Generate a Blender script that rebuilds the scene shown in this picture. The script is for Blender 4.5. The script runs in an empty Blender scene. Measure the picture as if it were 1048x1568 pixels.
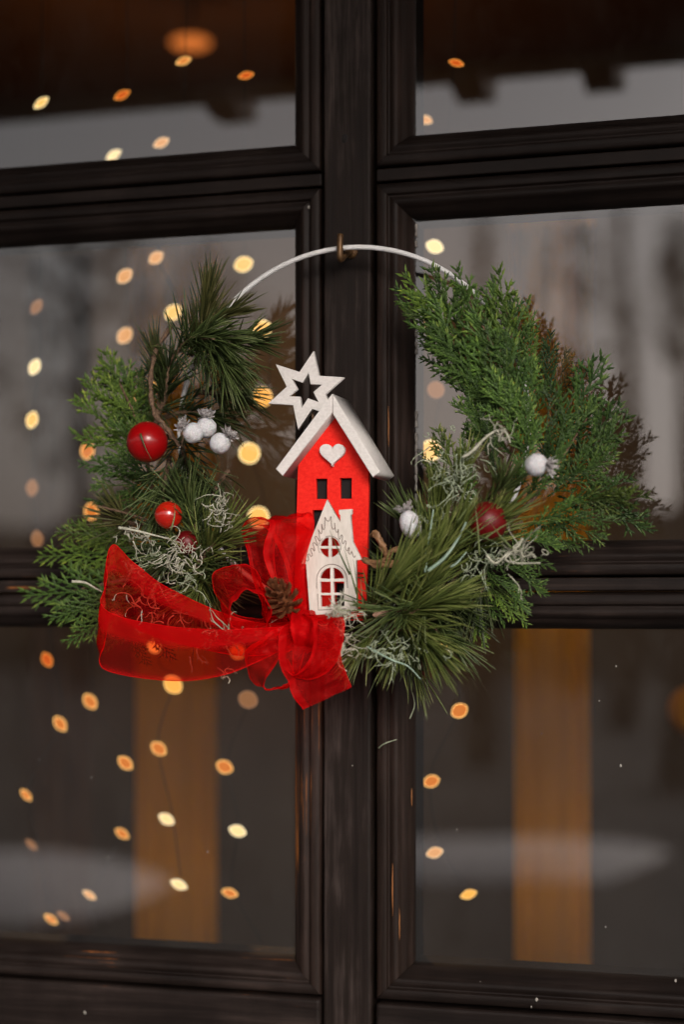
import bpy, math, random
import numpy as np
from mathutils import Vector, Matrix, noise
random.seed(7); np.random.seed(7)
R = random.uniform
SC = bpy.context.scene
COL = SC.collection

# ---------------------------------------------------------------- camera
YAW = math.radians(16.1); DIST = 1.31; FPX = 2620.0; CX, HY = 524.0, 932.0
CAM = Vector((DIST*math.sin(YAW), -DIST*math.cos(YAW), 0.0))
FW = Vector((-math.sin(YAW), math.cos(YAW), 0)); RT = Vector((math.cos(YAW), math.sin(YAW), 0)); UP = Vector((0, 0, 1))
cd = bpy.data.cameras.new("camera"); cam = bpy.data.objects.new("camera", cd); COL.objects.link(cam)
cam.location = CAM; cam.rotation_euler = (math.radians(90), 0, YAW)
cd.sensor_fit = 'HORIZONTAL'; cd.sensor_width = 24.0; cd.lens = 60.0
cd.shift_y = 148.0/1048.0
cd.clip_start = 0.05; cd.clip_end = 500
cd.dof.use_dof = True; cd.dof.focus_distance = 1.245; cd.dof.aperture_fstop = 2.7
SC.camera = cam

# ---------------------------------------------------------------- sky, sun, exposure
SUN_EL, SUN_AZ = math.radians(20), math.radians(150)     # azimuth clockwise from +Y
w = bpy.data.worlds.new("World"); SC.world = w; w.use_nodes = True
nt = w.node_tree; nt.nodes.clear()
wo = nt.nodes.new('ShaderNodeOutputWorld'); wb = nt.nodes.new('ShaderNodeBackground')
sk = nt.nodes.new('ShaderNodeTexSky'); sk.sky_type = 'NISHITA'; sk.sun_disc = False
sk.sun_elevation = SUN_EL; sk.sun_rotation = SUN_AZ; sk.air_density = 1.5; sk.dust_density = 3.0
hs = nt.nodes.new('ShaderNodeHueSaturation'); hs.inputs['Saturation'].default_value = 0.22
nt.links.new(sk.outputs[0], hs.inputs['Color']); tn = nt.nodes.new('ShaderNodeMix'); tn.data_type = 'RGBA'; tn.blend_type = 'MULTIPLY'; tn.inputs[0].default_value = 1.0; tn.inputs[7].default_value = (1.03, 0.965, 0.975, 1)
nt.links.new(hs.outputs[0], tn.inputs[6]); nt.links.new(tn.outputs[2], wb.inputs[0])
wb.inputs[1].default_value = 0.15
nt.links.new(wb.outputs[0], wo.inputs[0])
sl = bpy.data.lights.new("sun", 'SUN'); sl.energy = 1.3; sl.angle = math.radians(20); sl.color = (1.0, 0.95, 0.88)
so = bpy.data.objects.new("sun", sl); COL.objects.link(so)
sd = Vector((math.sin(SUN_AZ)*math.cos(SUN_EL), math.cos(SUN_AZ)*math.cos(SUN_EL), math.sin(SUN_EL)))
so.rotation_euler = sd.to_track_quat('Z', 'Y').to_euler(); so.location = sd*20
SC.view_settings.view_transform = 'Standard'; SC.view_settings.look = 'None'
SC.view_settings.exposure = 0.28; SC.view_settings.gamma = 1.0
EXPK = 2.0**SC.view_settings.exposure
SC.cycles.use_denoising = True
SC.cycles.max_bounces = 8; SC.cycles.transparent_max_bounces = 24
SC.cycles.diffuse_bounces = 3; SC.cycles.glossy_bounces = 3
SC.cycles.sample_clamp_indirect = 4.0

# ---------------------------------------------------------------- pixel ray helpers (photo pixels, 1048 x 1568)
def P(px, py, y):
    d = FW + RT*((px-CX)/FPX) + UP*((HY-py)/FPX)
    return CAM + d*((y-CAM.y)/d.y)
def mpp(p):                     # metres per photo pixel at a point
    return (Vector(p)-CAM).dot(FW)/FPX
GL = 0.020                      # depth of the glass behind the frame's face
def mirrored(px, py, dist):     # a place in front of the wall that shows reflected at this pixel
    v = P(px, py, 2*GL+dist); return Vector((v.x, -dist, v.z))

# ---------------------------------------------------------------- materials
def mat(name): 
    m = bpy.data.materials.new(name); m.use_nodes = True
    t = m.node_tree; t.nodes.clear()
    return m, t, t.nodes.new('ShaderNodeOutputMaterial')
def N(t, k, **kw):
    n = t.nodes.new(k)
    for a, b in kw.items():
        if a in n.inputs: n.inputs[a].default_value = b
        else: setattr(n, a, b)
    return n
def c4(c): return (c[0], c[1], c[2], 1)
def coords(t, scale=(1, 1, 1)):
    tc = N(t, 'ShaderNodeTexCoord'); mp = N(t, 'ShaderNodeMapping'); mp.inputs['Scale'].default_value = scale
    t.links.new(tc.outputs['Object'], mp.inputs['Vector']); return mp.outputs[0]
def ramp(t, src, stops):
    r = N(t, 'ShaderNodeValToRGB'); e = r.color_ramp.elements
    e[0].position, e[0].color = stops[0][0], c4(stops[0][1]); e[1].position, e[1].color = stops[-1][0], c4(stops[-1][1])
    for p, c in stops[1:-1]:
        x = e.new(p); x.color = c4(c)
    t.links.new(src, r.inputs[0]); return r.outputs[0]
def simple(name, c1, c2, scale=(40, 40, 40), rough=0.6, bump=0.2, bdist=0.0005, spec=0.5, coat=0, metal=0, detail=6, lo=0.3, hi=0.7, bscale=None, sss=0):
    m, t, o = mat(name)
    v = coords(t, scale); nz = N(t, 'ShaderNodeTexNoise', Scale=1.0, Detail=detail, Roughness=0.6); t.links.new(v, nz.inputs['Vector'])
    b = N(t, 'ShaderNodeBsdfPrincipled', Roughness=rough, Metallic=metal)
    b.inputs['Specular IOR Level'].default_value = spec; b.inputs['Coat Weight'].default_value = coat; b.inputs['Coat Roughness'].default_value = 0.08
    t.links.new(ramp(t, nz.outputs[0], [(lo, c1), (hi, c2)]), b.inputs['Base Color'])
    if sss: b.inputs['Subsurface Weight'].default_value = sss; b.inputs['Subsurface Scale'].default_value = 0.004
    if bump:
        nb = nz
        if bscale:
            v2 = coords(t, bscale); nb = N(t, 'ShaderNodeTexNoise', Scale=1.0, Detail=8, Roughness=0.65); t.links.new(v2, nb.inputs['Vector'])
        bp = N(t, 'ShaderNodeBump', Strength=bump, Distance=bdist); t.links.new(nb.outputs[0], bp.inputs['Height']); t.links.new(bp.outputs[0], b.inputs['Normal'])
    t.links.new(b.outputs[0], o.inputs[0]); return m
def wood(name, vertical=True, base=(0.0130, 0.0074, 0.0052), alt=(0.026, 0.0155, 0.012), wear=(0.30, 0.10, 0.02), wearlo=0.835, rough=0.48):
    m, t, o = mat(name)
    s = (160, 160, 7) if vertical else (7, 160, 160)
    v = coords(t, s); n1 = N(t, 'ShaderNodeTexNoise', Scale=1.0, Detail=9, Roughness=0.72, Distortion=0.35); t.links.new(v, n1.inputs['Vector'])
    v2 = coords(t, (9, 9, 5)); n2 = N(t, 'ShaderNodeTexNoise', Scale=1.0, Detail=5, Roughness=0.6); t.links.new(v2, n2.inputs['Vector'])
    s3 = (520, 520, 10) if vertical else (10, 520, 520)
    v3 = coords(t, s3); n3 = N(t, 'ShaderNodeTexNoise', Scale=1.0, Detail=4, Roughness=0.6); t.links.new(v3, n3.inputs['Vector'])
    mx = N(t, 'ShaderNodeMath', operation='MULTIPLY'); t.links.new(n1.outputs[0], mx.inputs[0]); t.links.new(n2.outputs[0], mx.inputs[1])
    col = ramp(t, mx.outputs[0], [(0.14, tuple(x*0.55 for x in base)), (0.24, base), (0.33, alt), (0.42, tuple(x*1.9 for x in alt))])
    w1 = N(t, 'ShaderNodeMath', operation='MULTIPLY_ADD'); t.links.new(n3.outputs[0], w1.inputs[0]); w1.inputs[1].default_value = 0.55
    t.links.new(n2.outputs[0], w1.inputs[2])
    wr = N(t, 'ShaderNodeMapRange'); t.links.new(w1.outputs[0], wr.inputs[0]); wr.inputs[1].default_value = wearlo+0.13; wr.inputs[2].default_value = wearlo+0.22
    mc = N(t, 'ShaderNodeMix', data_type='RGBA'); t.links.new(wr.outputs[0], mc.inputs[0]); t.links.new(col, mc.inputs[6]); mc.inputs[7].default_value = c4(wear)
    b = N(t, 'ShaderNodeBsdfPrincipled'); b.inputs['Specular IOR Level'].default_value = 0.14
    t.links.new(mc.outputs[2], b.inputs['Base Color'])
    rr = N(t, 'ShaderNodeMapRange'); t.links.new(n1.outputs[0], rr.inputs[0]); rr.inputs[3].default_value = rough-0.12; rr.inputs[4].default_value = rough+0.25
    t.links.new(rr.outputs[0], b.inputs['Roughness'])
    bp = N(t, 'ShaderNodeBump', Strength=0.4, Distance=0.0007); t.links.new(n1.outputs[0], bp.inputs['Height'])
    bp2 = N(t, 'ShaderNodeBump', Strength=0.35, Distance=0.0006); t.links.new(n3.outputs[0], bp2.inputs['Height']); t.links.new(bp.outputs[0], bp2.inputs['Normal'])
    t.links.new(bp2.outputs[0], b.inputs['Normal']); t.links.new(b.outputs[0], o.inputs[0]); return m
def leaf(name, c1, c2, rough=0.45, trans=0.25, tip=None):
    """needle / scale material: colour runs between c1 and c2 with the stored per-leaf value, object colour tints it"""
    m, t, o = mat(name)
    at = N(t, 'ShaderNodeAttribute', attribute_name='rnd')
    col = ramp(t, at.outputs['Fac'], [(0.0, c1), (0.62, c2), (1.0, tip or tuple(min(1, x*1.5) for x in c2))])
    oi = N(t, 'ShaderNodeObjectInfo'); mm = N(t, 'ShaderNodeMix', data_type='RGBA', blend_type='MULTIPLY'); mm.inputs[0].default_value = 1
    t.links.new(col, mm.inputs[6]); t.links.new(oi.outputs['Color'], mm.inputs[7])
    b = N(t, 'ShaderNodeBsdfPrincipled', Roughness=rough); b.inputs['Specular IOR Level'].default_value = 0.4
    t.links.new(mm.outputs[2], b.inputs['Base Color'])
    tr = N(t, 'ShaderNodeBsdfTranslucent'); t.links.new(mm.outputs[2], tr.inputs[0])
    mx = N(t, 'ShaderNodeMixShader'); mx.inputs[0].default_value = trans; t.links.new(b.outputs[0], mx.inputs[1]); t.links.new(tr.outputs[0], mx.inputs[2])
    t.links.new(mx.outputs[0], o.inputs[0]); return m
def glow(name, c, s):
    m, t, o = mat(name); e = N(t, 'ShaderNodeEmission', Color=c4(c), Strength=s/EXPK); t.links.new(e.outputs[0], o.inputs[0]); return m
def glass(name):
    m, t, o = mat(name)
    fr = N(t, 'ShaderNodeFresnel', IOR=2.08); tr = N(t, 'ShaderNodeBsdfTransparent', Color=(0.86, 0.87, 0.86, 1)); gl = N(t, 'ShaderNodeBsdfGlossy', Color=(1, 1, 1, 1), Roughness=0.0)
    v = coords(t, (3.2, 3.2, 2.2)); nz = N(t, 'ShaderNodeTexNoise', Scale=1.0, Detail=2, Roughness=0.5); t.links.new(v, nz.inputs['Vector'])
    bp = N(t, 'ShaderNodeBump', Strength=0.06, Distance=0.004); t.links.new(nz.outputs[0], bp.inputs['Height']); t.links.new(bp.outputs[0], gl.inputs['Normal'])
    mx = N(t, 'ShaderNodeMixShader'); t.links.new(fr.outputs[0], mx.inputs[0]); t.links.new(tr.outputs[0], mx.inputs[1]); t.links.new(gl.outputs[0], mx.inputs[2])
    # thin film of dust
    df = N(t, 'ShaderNodeBsdfDiffuse', Color=(0.6, 0.57, 0.53, 1)); v2 = coords(t, (70, 70, 45)); n2 = N(t, 'ShaderNodeTexNoise', Scale=1.0, Detail=8, Roughness=0.75); t.links.new(v2, n2.inputs['Vector'])
    mr = N(t, 'ShaderNodeMapRange'); t.links.new(n2.outputs[0], mr.inputs[0]); mr.inputs[1].default_value = 0.42; mr.inputs[2].default_value = 0.8; mr.inputs[3].default_value = 0.003; mr.inputs[4].default_value = 0.014
    v4 = coords(t, (7, 7, 3.5)); n4 = N(t, 'ShaderNodeTexNoise', Scale=1.0, Detail=5, Roughness=0.6, Distortion=0.8); t.links.new(v4, n4.inputs['Vector'])
    m4 = N(t, 'ShaderNodeMapRange'); t.links.new(n4.outputs[0], m4.inputs[0]); m4.inputs[1].default_value = 0.42; m4.inputs[2].default_value = 0.75; m4.inputs[3].default_value = 0.0; m4.inputs[4].default_value = 0.014
    sm = N(t, 'ShaderNodeMath', operation='ADD'); t.links.new(mr.outputs[0], sm.inputs[0]); t.links.new(m4.outputs[0], sm.inputs[1]); mr = sm
    m2 = N(t, 'ShaderNodeMixShader'); t.links.new(mr.outputs[0], m2.inputs[0]); t.links.new(mx.outputs[0], m2.inputs[1]); t.links.new(df.outputs[0], m2.inputs[2])
    t.links.new(m2.outputs[0], o.inputs[0]); return m
def organza(name, c, dens, gloss=0.06, band=.22, band_w=.12):
    m, t, o = mat(name)
    d = N(t, 'ShaderNodeBsdfDiffuse', Color=c4(c)); tl = N(t, 'ShaderNodeBsdfTranslucent', Color=c4(tuple(min(1, x*1.1) for x in c)))
    a = N(t, 'ShaderNodeMixShader'); a.inputs[0].default_value = 0.42; t.links.new(d.outputs[0], a.inputs[1]); t.links.new(tl.outputs[0], a.inputs[2])
    g = N(t, 'ShaderNodeBsdfGlossy', Color=(1, .25, .2, 1), Roughness=0.5); b = N(t, 'ShaderNodeMixShader'); b.inputs[0].default_value = gloss
    t.links.new(a.outputs[0], b.inputs[1]); t.links.new(g.outputs[0], b.inputs[2])
    tw = N(t, 'ShaderNodeTexCoord'); mw = N(t, 'ShaderNodeMapping'); mw.inputs['Scale'].default_value = (3, 3.5, 1); mw.inputs['Rotation'].default_value = (0, 0, .5); t.links.new(tw.outputs['UV'], mw.inputs[0])
    nw = N(t, 'ShaderNodeTexNoise', Scale=1.0, Detail=3, Roughness=0.5, Distortion=1.2); t.links.new(mw.outputs[0], nw.inputs['Vector'])
    bw = N(t, 'ShaderNodeBump', Strength=0.35, Distance=0.004); t.links.new(nw.outputs[0], bw.inputs['Height'])
    for q in (d, tl, g): t.links.new(bw.outputs[0], q.inputs['Normal'])
    tp = N(t, 'ShaderNodeBsdfTransparent', Color=(1.0, 0.36, 0.30, 1))
    tc = N(t, 'ShaderNodeTexCoord'); mp = N(t, 'ShaderNodeMapping'); mp.inputs['Scale'].default_value = (260, 30, 1); t.links.new(tc.outputs['UV'], mp.inputs[0])
    nz = N(t, 'ShaderNodeTexNoise', Scale=1.0, Detail=4, Roughness=0.6); t.links.new(mp.outputs[0], nz.inputs['Vector'])
    mr = N(t, 'ShaderNodeMapRange'); t.links.new(nz.outputs[0], mr.inputs[0]); mr.inputs[1].default_value = 0.25; mr.inputs[2].default_value = 0.75
    mr.inputs[3].default_value = dens-0.12; mr.inputs[4].default_value = min(1, dens+0.12)
    sx = N(t, 'ShaderNodeSeparateXYZ'); t.links.new(tc.outputs['UV'], sx.inputs[0])
    cr = ramp(t, sx.outputs[0], [(0.0, (band,)*3), (band_w*.7, (band*.9,)*3), (band_w, (0,)*3), (.9, (0,)*3), (.97, (band*.55,)*3), (1.0, (band*.6,)*3)])
    ad = N(t, 'ShaderNodeMath', operation='ADD', use_clamp=True); t.links.new(mr.outputs[0], ad.inputs[0]); t.links.new(cr, ad.inputs[1])
    mx = N(t, 'ShaderNodeMixShader'); t.links.new(ad.outputs[0], mx.inputs[0]); t.links.new(tp.outputs[0], mx.inputs[1]); t.links.new(b.outputs[0], mx.inputs[2])
    t.links.new(mx.outputs[0], o.inputs[0]); return m

M = dict(
    wv=wood('dark_timber_upright', True), wm=wood('weathered_dark_timber', True, base=(0.0125, 0.0080, 0.0062), alt=(0.040, 0.029, 0.025), wearlo=0.9), wh=wood('dark_timber_level', False, base=(0.0095, 0.0060, 0.0048), alt=(0.017, 0.0115, 0.0095), wearlo=0.86),
    glass=glass('window_glass'),
    seal=simple('sealant', (0.45, 0.42, 0.38), (0.12, 0.10, 0.09), (300, 300, 60), 0.7),
    red=simple('red_paint', (0.70, 0.012, 0.008), (0.84, 0.030, 0.018), (400, 400, 600), 0.7, 0.35, 0.0004, 0.12),
    white=simple('white_paint', (0.62, 0.59, 0.56), (0.75, 0.72, 0.69), (400, 400, 600), 0.7, 0.4, 0.0004, 0.3),
    ply=simple('white_stained_plywood', (0.58, 0.53, 0.47), (0.72, 0.67, 0.61), (350, 350, 90), 0.75, 0.3, 0.0003, 0.25),
    burn=simple('engraved_line', (0.12, 0.085, 0.065), (0.22, 0.17, 0.14), (300, 300, 300), 0.9, 0),
    wire=simple('white_wire', (0.70, 0.70, 0.69), (0.8, 0.8, 0.79), (60, 60, 60), 0.35, 0.1),
    bark=simple('bark', (0.05, 0.028, 0.016), (0.20, 0.12, 0.07), (500, 500, 500), 0.85, 0.8, 0.001),
    bud=simple('pine_bud', (0.25, 0.13, 0.08), (0.46, 0.29, 0.20), (700, 700, 700), 0.7, 0.8, 0.001),
    cone=simple('cone_scale', (0.022, 0.007, 0.003), (0.19, 0.062, 0.022), (260, 260, 260), 0.6, 0.4, 0.0008, 0.15),
    pod=simple('dried_pod', (0.09, 0.04, 0.016), (0.34, 0.18, 0.08), (200, 200, 200), 0.5, 0.5, 0.001),
    bauble=simple('red_lacquer', (0.26, 0.001, 0.002), (0.31, 0.002, 0.003), (60, 60, 60), 0.35, 0.04, 0.0003, 0.25, coat=0.4),
    bauble2=simple('red_satin', (0.10, 0.001, 0.002), (0.13, 0.002, 0.003), (200, 200, 200), 0.45, 0.1, 0.0003, 0.4),
    apple=simple('red_apple_lacquer', (0.38, 0.003, 0.003), (0.50, 0.020, 0.005), (60, 60, 60), 0.22, 0.04, 0.0003, 0.5, coat=0.8),
    frost=simple('white_frost', (0.48, 0.48, 0.50), (0.78, 0.78, 0.80), (900, 900, 900), 0.6, 0.9, 0.0012, 0.5, sss=0.15),
    silver=simple('frosted_calyx', (0.10, 0.07, 0.06), (0.62, 0.60, 0.60), (900, 900, 900), 0.35, 0.6, 0.001, 0.6),
    moss=simple('bleached_moss', (0.28, 0.28, 0.20), (0.56, 0.55, 0.45), (400, 400, 400), 0.85, 0.5, 0.0005),
    moss2=simple('pale_moss', (0.20, 0.26, 0.16), (0.42, 0.46, 0.33), (400, 400, 400), 0.85, 0.5, 0.0005),
    stem=simple('pale_green_stem', (0.18, 0.28, 0.20), (0.34, 0.44, 0.36), (300, 300, 300), 0.6, 0.3),
    hook=simple('rusty_brass', (0.07, 0.035, 0.015), (0.18, 0.10, 0.04), (400, 400, 400), 0.45, 0.5, 0.0006, metal=0.5),
    pine=leaf('pine_needle', (0.018, 0.034, 0.009), (0.115, 0.160, 0.048), 0.42, 0.15, (0.34, 0.37, 0.18)),
    cedar=leaf('cypress_leaf', (0.012, 0.032, 0.006), (0.078, 0.150, 0.024), 0.6, 0.2, (0.30, 0.38, 0.07)),
    organza=organza('red_organza', (0.74, 0.003, 0.006), 0.38, 0.03, .30, .14), sheer=organza('sheer_red_organza', (0.74, 0.003, 0.006), 0.17, 0.01, .42, .45), hem=organza('red_hem', (0.72, 0.003, 0.006), 0.8, 0.02),
    cable=simple('dark_green_cable', (0.01, 0.012, 0.01), (0.02, 0.022, 0.018), (50, 50, 50), 0.5, 0),
    ochre=simple('ochre_curtain', (0.80, 0.30, 0.006), (0.88, 0.34, 0.009), (12, 12, 2), 0.9, 0.3),
    brown=simple('brown_curtain', (0.10, 0.05, 0.025), (0.16, 0.08, 0.035), (40, 40, 6), 0.9, 0.3),
    inwall=simple('inner_wall_paint', (0.10, 0.078, 0.06), (0.15, 0.12, 0.095), (3, 3, 3), 0.9, 0),
    ceil=simple('timber_ceiling', (0.22, 0.095, 0.028), (0.32, 0.145, 0.045), (2, 30, 2), 0.8, 0),
    infloor=simple('dark_floor', (0.02, 0.016, 0.012), (0.04, 0.03, 0.024), (4, 4, 4), 0.6, 0),
    ground=simple('wet_asphalt', (0.030, 0.028, 0.027), (0.060, 0.056, 0.053), (1.2, 1.2, 1.2), 0.8, 0.3, 0.01),
    snow=simple('snow', (0.74, 0.71, 0.70), (0.86, 0.83, 0.81), (6, 6, 6), 0.8, 0.5, 0.02),
    eave=simple('eave_timber', (0.035, 0.018, 0.011), (0.06, 0.032, 0.02), (3, 30, 30), 0.8, 0),
    wallm=simple('facade_timber', (0.03, 0.022, 0.018), (0.05, 0.038, 0.03), (3, 3, 30), 0.7, 0.3),
    crown=simple('far_foliage', (0.035, 0.04, 0.035), (0.075, 0.08, 0.07), (3, 3, 3), 0.9, 0),
    trunk=simple('far_bark', (0.04, 0.03, 0.025), (0.09, 0.07, 0.06), (8, 8, 2), 0.9, 0.5),
    render=simple('pink_render', (0.42, 0.33, 0.29), (0.50, 0.40, 0.35), (1, 1, 1), 0.9, 0),
    roof=simple('roof_tile', (0.10, 0.05, 0.04), (0.15, 0.08, 0.06), (3, 3, 3), 0.8, 0),
    bare=simple('bare_wood', (0.20, 0.07, 0.015), (0.40, 0.16, 0.04), (300, 300, 30), 0.6, 0.2),
    knot=simple('dark_knot', (0.003, 0.002, 0.002), (0.008, 0.005, 0.004), (300, 300, 300), 0.9, 0.4),
    fleck=simple('paint_fleck', (0.22, 0.2, 0.17), (0.4, 0.38, 0.34), (300, 300, 300), 0.8, 0),
)
GLOW = {k: glow('lamp_'+k, c, s) for k, c, s in [
    ('y', (1.0, 0.50, 0.12), 1.5), ('w', (1.0, 0.66, 0.29), 1.6), ('p', (1.0, 0.44, 0.14), 1.0), ('o', (1.0, 0.27, 0.04), .9),
    ('r', (1.0, 0.15, 0.015), .8), ('d', (1.0, 0.42, 0.16), 0.36), ('b', (1.0, 0.42, 0.07), 1.5), ('v', (1.0, 0.25, 0.045), .9)]}  # some dim bulbs stand in for doubled reflections in the glazing

BLUR_RIM = {k: glow('lamp_rim_'+k, c, s) for k, c, s in [  # glowing edges that imitate the bright border of lens-blur discs
    ('y', (1.0, 0.80, 0.40), 3.0), ('w', (1.0, 0.86, 0.55), 2.3), ('p', (1.0, 0.68, 0.38), 2.0), ('o', (1.0, 0.56, 0.17), 3.0),
    ('r', (1.0, 0.36, 0.06), 2.0), ('d', (1.0, 0.50, 0.28), 0.55), ('b', (1.0, 0.62, 0.20), 2.0), ('v', (1.0, 0.40, 0.08), 1.6)]}
# ---------------------------------------------------------------- object helpers
def link(o, parent=None):
    COL.objects.link(o)
    if parent is not None:
        o.parent = parent
        if parent.type == 'EMPTY': o.matrix_parent_inverse = Matrix.Translation(-parent.location)
    return o
def tag(o, label=None, cat=None, group=None, kind=None):
    if label: o['label'] = label
    if cat: o['category'] = cat
    if group: o['group'] = group
    if kind: o['kind'] = kind
    return o
def empty(name, loc, label, cat, group=None):
    e = bpy.data.objects.new(name, None); e.empty_display_size = 0.02; e.location = loc; COL.objects.link(e)
    return tag(e, label, cat, group)
def mesh(name, V, F, m, parent=None, smooth=False, attr=None, uv=None):
    me = bpy.data.meshes.new(name)
    me.from_pydata([tuple(v) for v in V], [], F); me.validate()
    if m is not None: me.materials.append(m)
    if smooth: me.polygons.foreach_set('use_smooth', [True]*len(me.polygons))
    if attr is not None:
        a = me.attributes.new('rnd', 'FLOAT', 'POINT'); a.data.foreach_set('value', np.asarray(attr, dtype=np.float32))
    if uv is not None:
        ul = me.uv_layers.new(name='UVMap')
        li = np.empty(len(me.loops), dtype=np.int32); me.loops.foreach_get('vertex_index', li)
        ul.data.foreach_set('uv', np.asarray(uv, dtype=np.float32)[li].ravel())
    return link(bpy.data.objects.new(name, me), parent)
def box(name, a, b, m, parent=None, bev=0.0):
    x0, x1 = sorted((a[0], b[0])); y0, y1 = sorted((a[1], b[1])); z0, z1 = sorted((a[2], b[2]))
    V = [(x, y, z) for x in (x0, x1) for y in (y0, y1) for z in (z0, z1)]
    F = [(0, 1, 3, 2), (4, 6, 7, 5), (0, 4, 5, 1), (2, 3, 7, 6), (0, 2, 6, 4), (1, 5, 7, 3)]
    o = mesh(name, V, F, m, parent)
    if bev:
        md = o.modifiers.new('bevel', 'BEVEL'); md.width = bev; md.segments = 3; md.limit_method = 'ANGLE'
    return o
def catmull(pts, n):
    p = np.array([tuple(q) for q in pts], float)
    if len(p) == 2: return [p[0]+(p[1]-p[0])*i/n for i in range(n+1)]
    e = np.vstack([2*p[0]-p[1], p, 2*p[-1]-p[-2]]); k = len(p)-1; out = []
    for i in range(n+1):
        u = i/n*k; s = min(int(u), k-1); t = u-s; a, b, c, d = e[s], e[s+1], e[s+2], e[s+3]
        out.append(0.5*((2*b)+(-a+c)*t+(2*a-5*b+4*c-d)*t*t+(-a+3*b-3*c+d)*t**3))
    return out
class Geo:
    def __init__(s): s.V = []; s.F = []; s.A = []
    def tube(s, pts, rad, k=6, val=0.5, close=False, cap=True):
        pts = [Vector(p) for p in pts]; n = len(pts); b = len(s.V)
        up = None
        for i, p in enumerate(pts):
            t = (pts[(i+1) % n]-pts[i-1]) if close else (pts[min(i+1, n-1)]-pts[max(i-1, 0)])
            if t.length < 1e-9: t = Vector((0, 0, 1))
            t.normalize()
            if up is None: up = t.orthogonal()
            up = (up-t*up.dot(t))
            if up.length < 1e-6: up = t.orthogonal()
            up.normalize(); sd_ = t.cross(up)
            r = rad(i/(n-1)) if callable(rad) else rad
            for j in range(k):
                a = 2*math.pi*j/k; s.V.append(p+(up*math.cos(a)+sd_*math.sin(a))*r); s.A.append(val(i/(n-1)) if callable(val) else val)
        for i in range(n if close else n-1):
            for j in range(k):
                i2 = (i+1) % n; s.F.append((b+i*k+j, b+i*k+(j+1) % k, b+i2*k+(j+1) % k, b+i2*k+j))
        if cap and not close and k > 2:
            s.F.append(tuple(b+j for j in reversed(range(k)))); s.F.append(tuple(b+(n-1)*k+j for j in range(k)))
    def ball(s, c, r, nu=10, nv=7, val=0.5, fn=None, axis=None):
        c = Vector(c); b = len(s.V); q = axis.to_track_quat('Z', 'Y') if axis is not None else None
        for i in range(nv+1):
            th = math.pi*i/nv
            for j in range(nu):
                ph = 2*math.pi*j/nu; d = Vector((math.sin(th)*math.cos(ph), math.sin(th)*math.sin(ph), math.cos(th)))
                rr = r if fn is None else fn(d, th, ph)
                v = d*rr if not isinstance(rr, Vector) else rr
                if q: v = q @ v
                s.V.append(c+v); s.A.append(val)
        for i in range(nv):
            for j in range(nu):
                s.F.append((b+i*nu+j, b+(i+1)*nu+j, b+(i+1)*nu+(j+1) % nu, b+i*nu+(j+1) % nu))
    def out(s, name, m, parent=None, smooth=True): return mesh(name, s.V, s.F, m, parent, smooth, s.A)
def plate(name, loops, y0, y1, m, parent=None, bev=0.0004, res=1):
    """flat shape with holes, cut from a board: loops of photo pixels on depth y0 (front), board runs back to y1"""
    cu = bpy.data.curves.new(name, 'CURVE'); cu.dimensions = '2D'; cu.fill_mode = 'BOTH'
    for lp in loops:
        sp = cu.splines.new('POLY'); sp.points.add(len(lp)-1); sp.use_cyclic_u = True
        for q, (a, b) in zip(sp.points, lp):
            v = P(a, b, y0); q.co = (v.x, v.z, 0, 1)
    th = abs(y1-y0); cu.extrude = th/2-bev; cu.bevel_depth = bev; cu.bevel_resolution = res; cu.offset = -bev
    tmp = bpy.data.objects.new(name, cu); COL.objects.link(tmp)
    dg = bpy.context.evaluated_depsgraph_get(); me = bpy.data.meshes.new_from_object(tmp.evaluated_get(dg))
    bpy.data.objects.remove(tmp); bpy.data.curves.remove(cu)
    me.transform(Matrix(((1, 0, 0, 0), (0, 0, -1, (y0+y1)/2), (0, 1, 0, 0), (0, 0, 0, 1)))); me.name = name
    me.materials.clear(); me.materials.append(m)
    for p in me.polygons: p.material_index = 0
    return link(bpy.data.objects.new(name, me), parent)

# ================================================================ SETTING: ground, sky side, room
box('ground', (-60, -90, -1.75), (60, -0.16, -1.60), M['ground']).update_tag()
tag(bpy.data.objects['ground'], kind='structure')
tag(box('room_floor', (-3.2, 0.14, -1.52), (3.2, 3.3, -1.44), M['infloor']), kind='structure')
tag(box('room_ceiling', (-3.2, 0.14, 1.45), (3.2, 3.3, 1.53), M['ceil']), kind='structure')
tag(box('room_back_wall', (-3.2, 3.2, -1.43), (3.2, 3.3, 1.44), M['inwall']), kind='structure')
tag(box('room_side_wall', (-3.3, 0.14, -1.43), (-3.21, 3.19, 1.44), M['inwall']), kind='structure')
tag(box('room_side_wall', (3.21, 0.14, -1.43), (3.3, 3.19, 1.44), M['inwall']), kind='structure')

# ================================================================ WINDOW
X1, X2 = P(493, HY, 0).x, P(574, HY, 0).x          # outer edges of the beads either side of the mullion
BW = 0.0275
ZT = 0.330; ZM = 0.018; HF = 0.0055
ZB = -0.2706-BW
XL, XR = -0.68, 0.68
win = empty('timber_window', (0, 0.0, ZB-0.06), 'dark brown timber window with moulded glazing bars and grey reflecting panes', 'window')
g = box('mullion', (X1+0.0022, -0.003, ZB-0.9), (X2-0.0022, 0.05, 0.95), M['wm'], win, 0.0022)
PROF = [(0.0, 0.012), (0.0008, 0.0035), (0.0014, 0.0008), (0.0026, 0.0), (0.0085, 0.0), (0.0094, 0.0008), (0.0098, 0.0024), (0.0106, 0.0030), (0.0118, 0.0022), (0.0142, 0.0012),
        (0.0162, 0.0016), (0.0180, 0.0032), (0.0190, 0.0052), (0.0205, 0.0066), (0.0225, 0.0082), (0.0245, 0.0112), (0.0262, 0.0150), (0.0270, 0.0178), (0.0275, 0.0215)]
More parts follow.
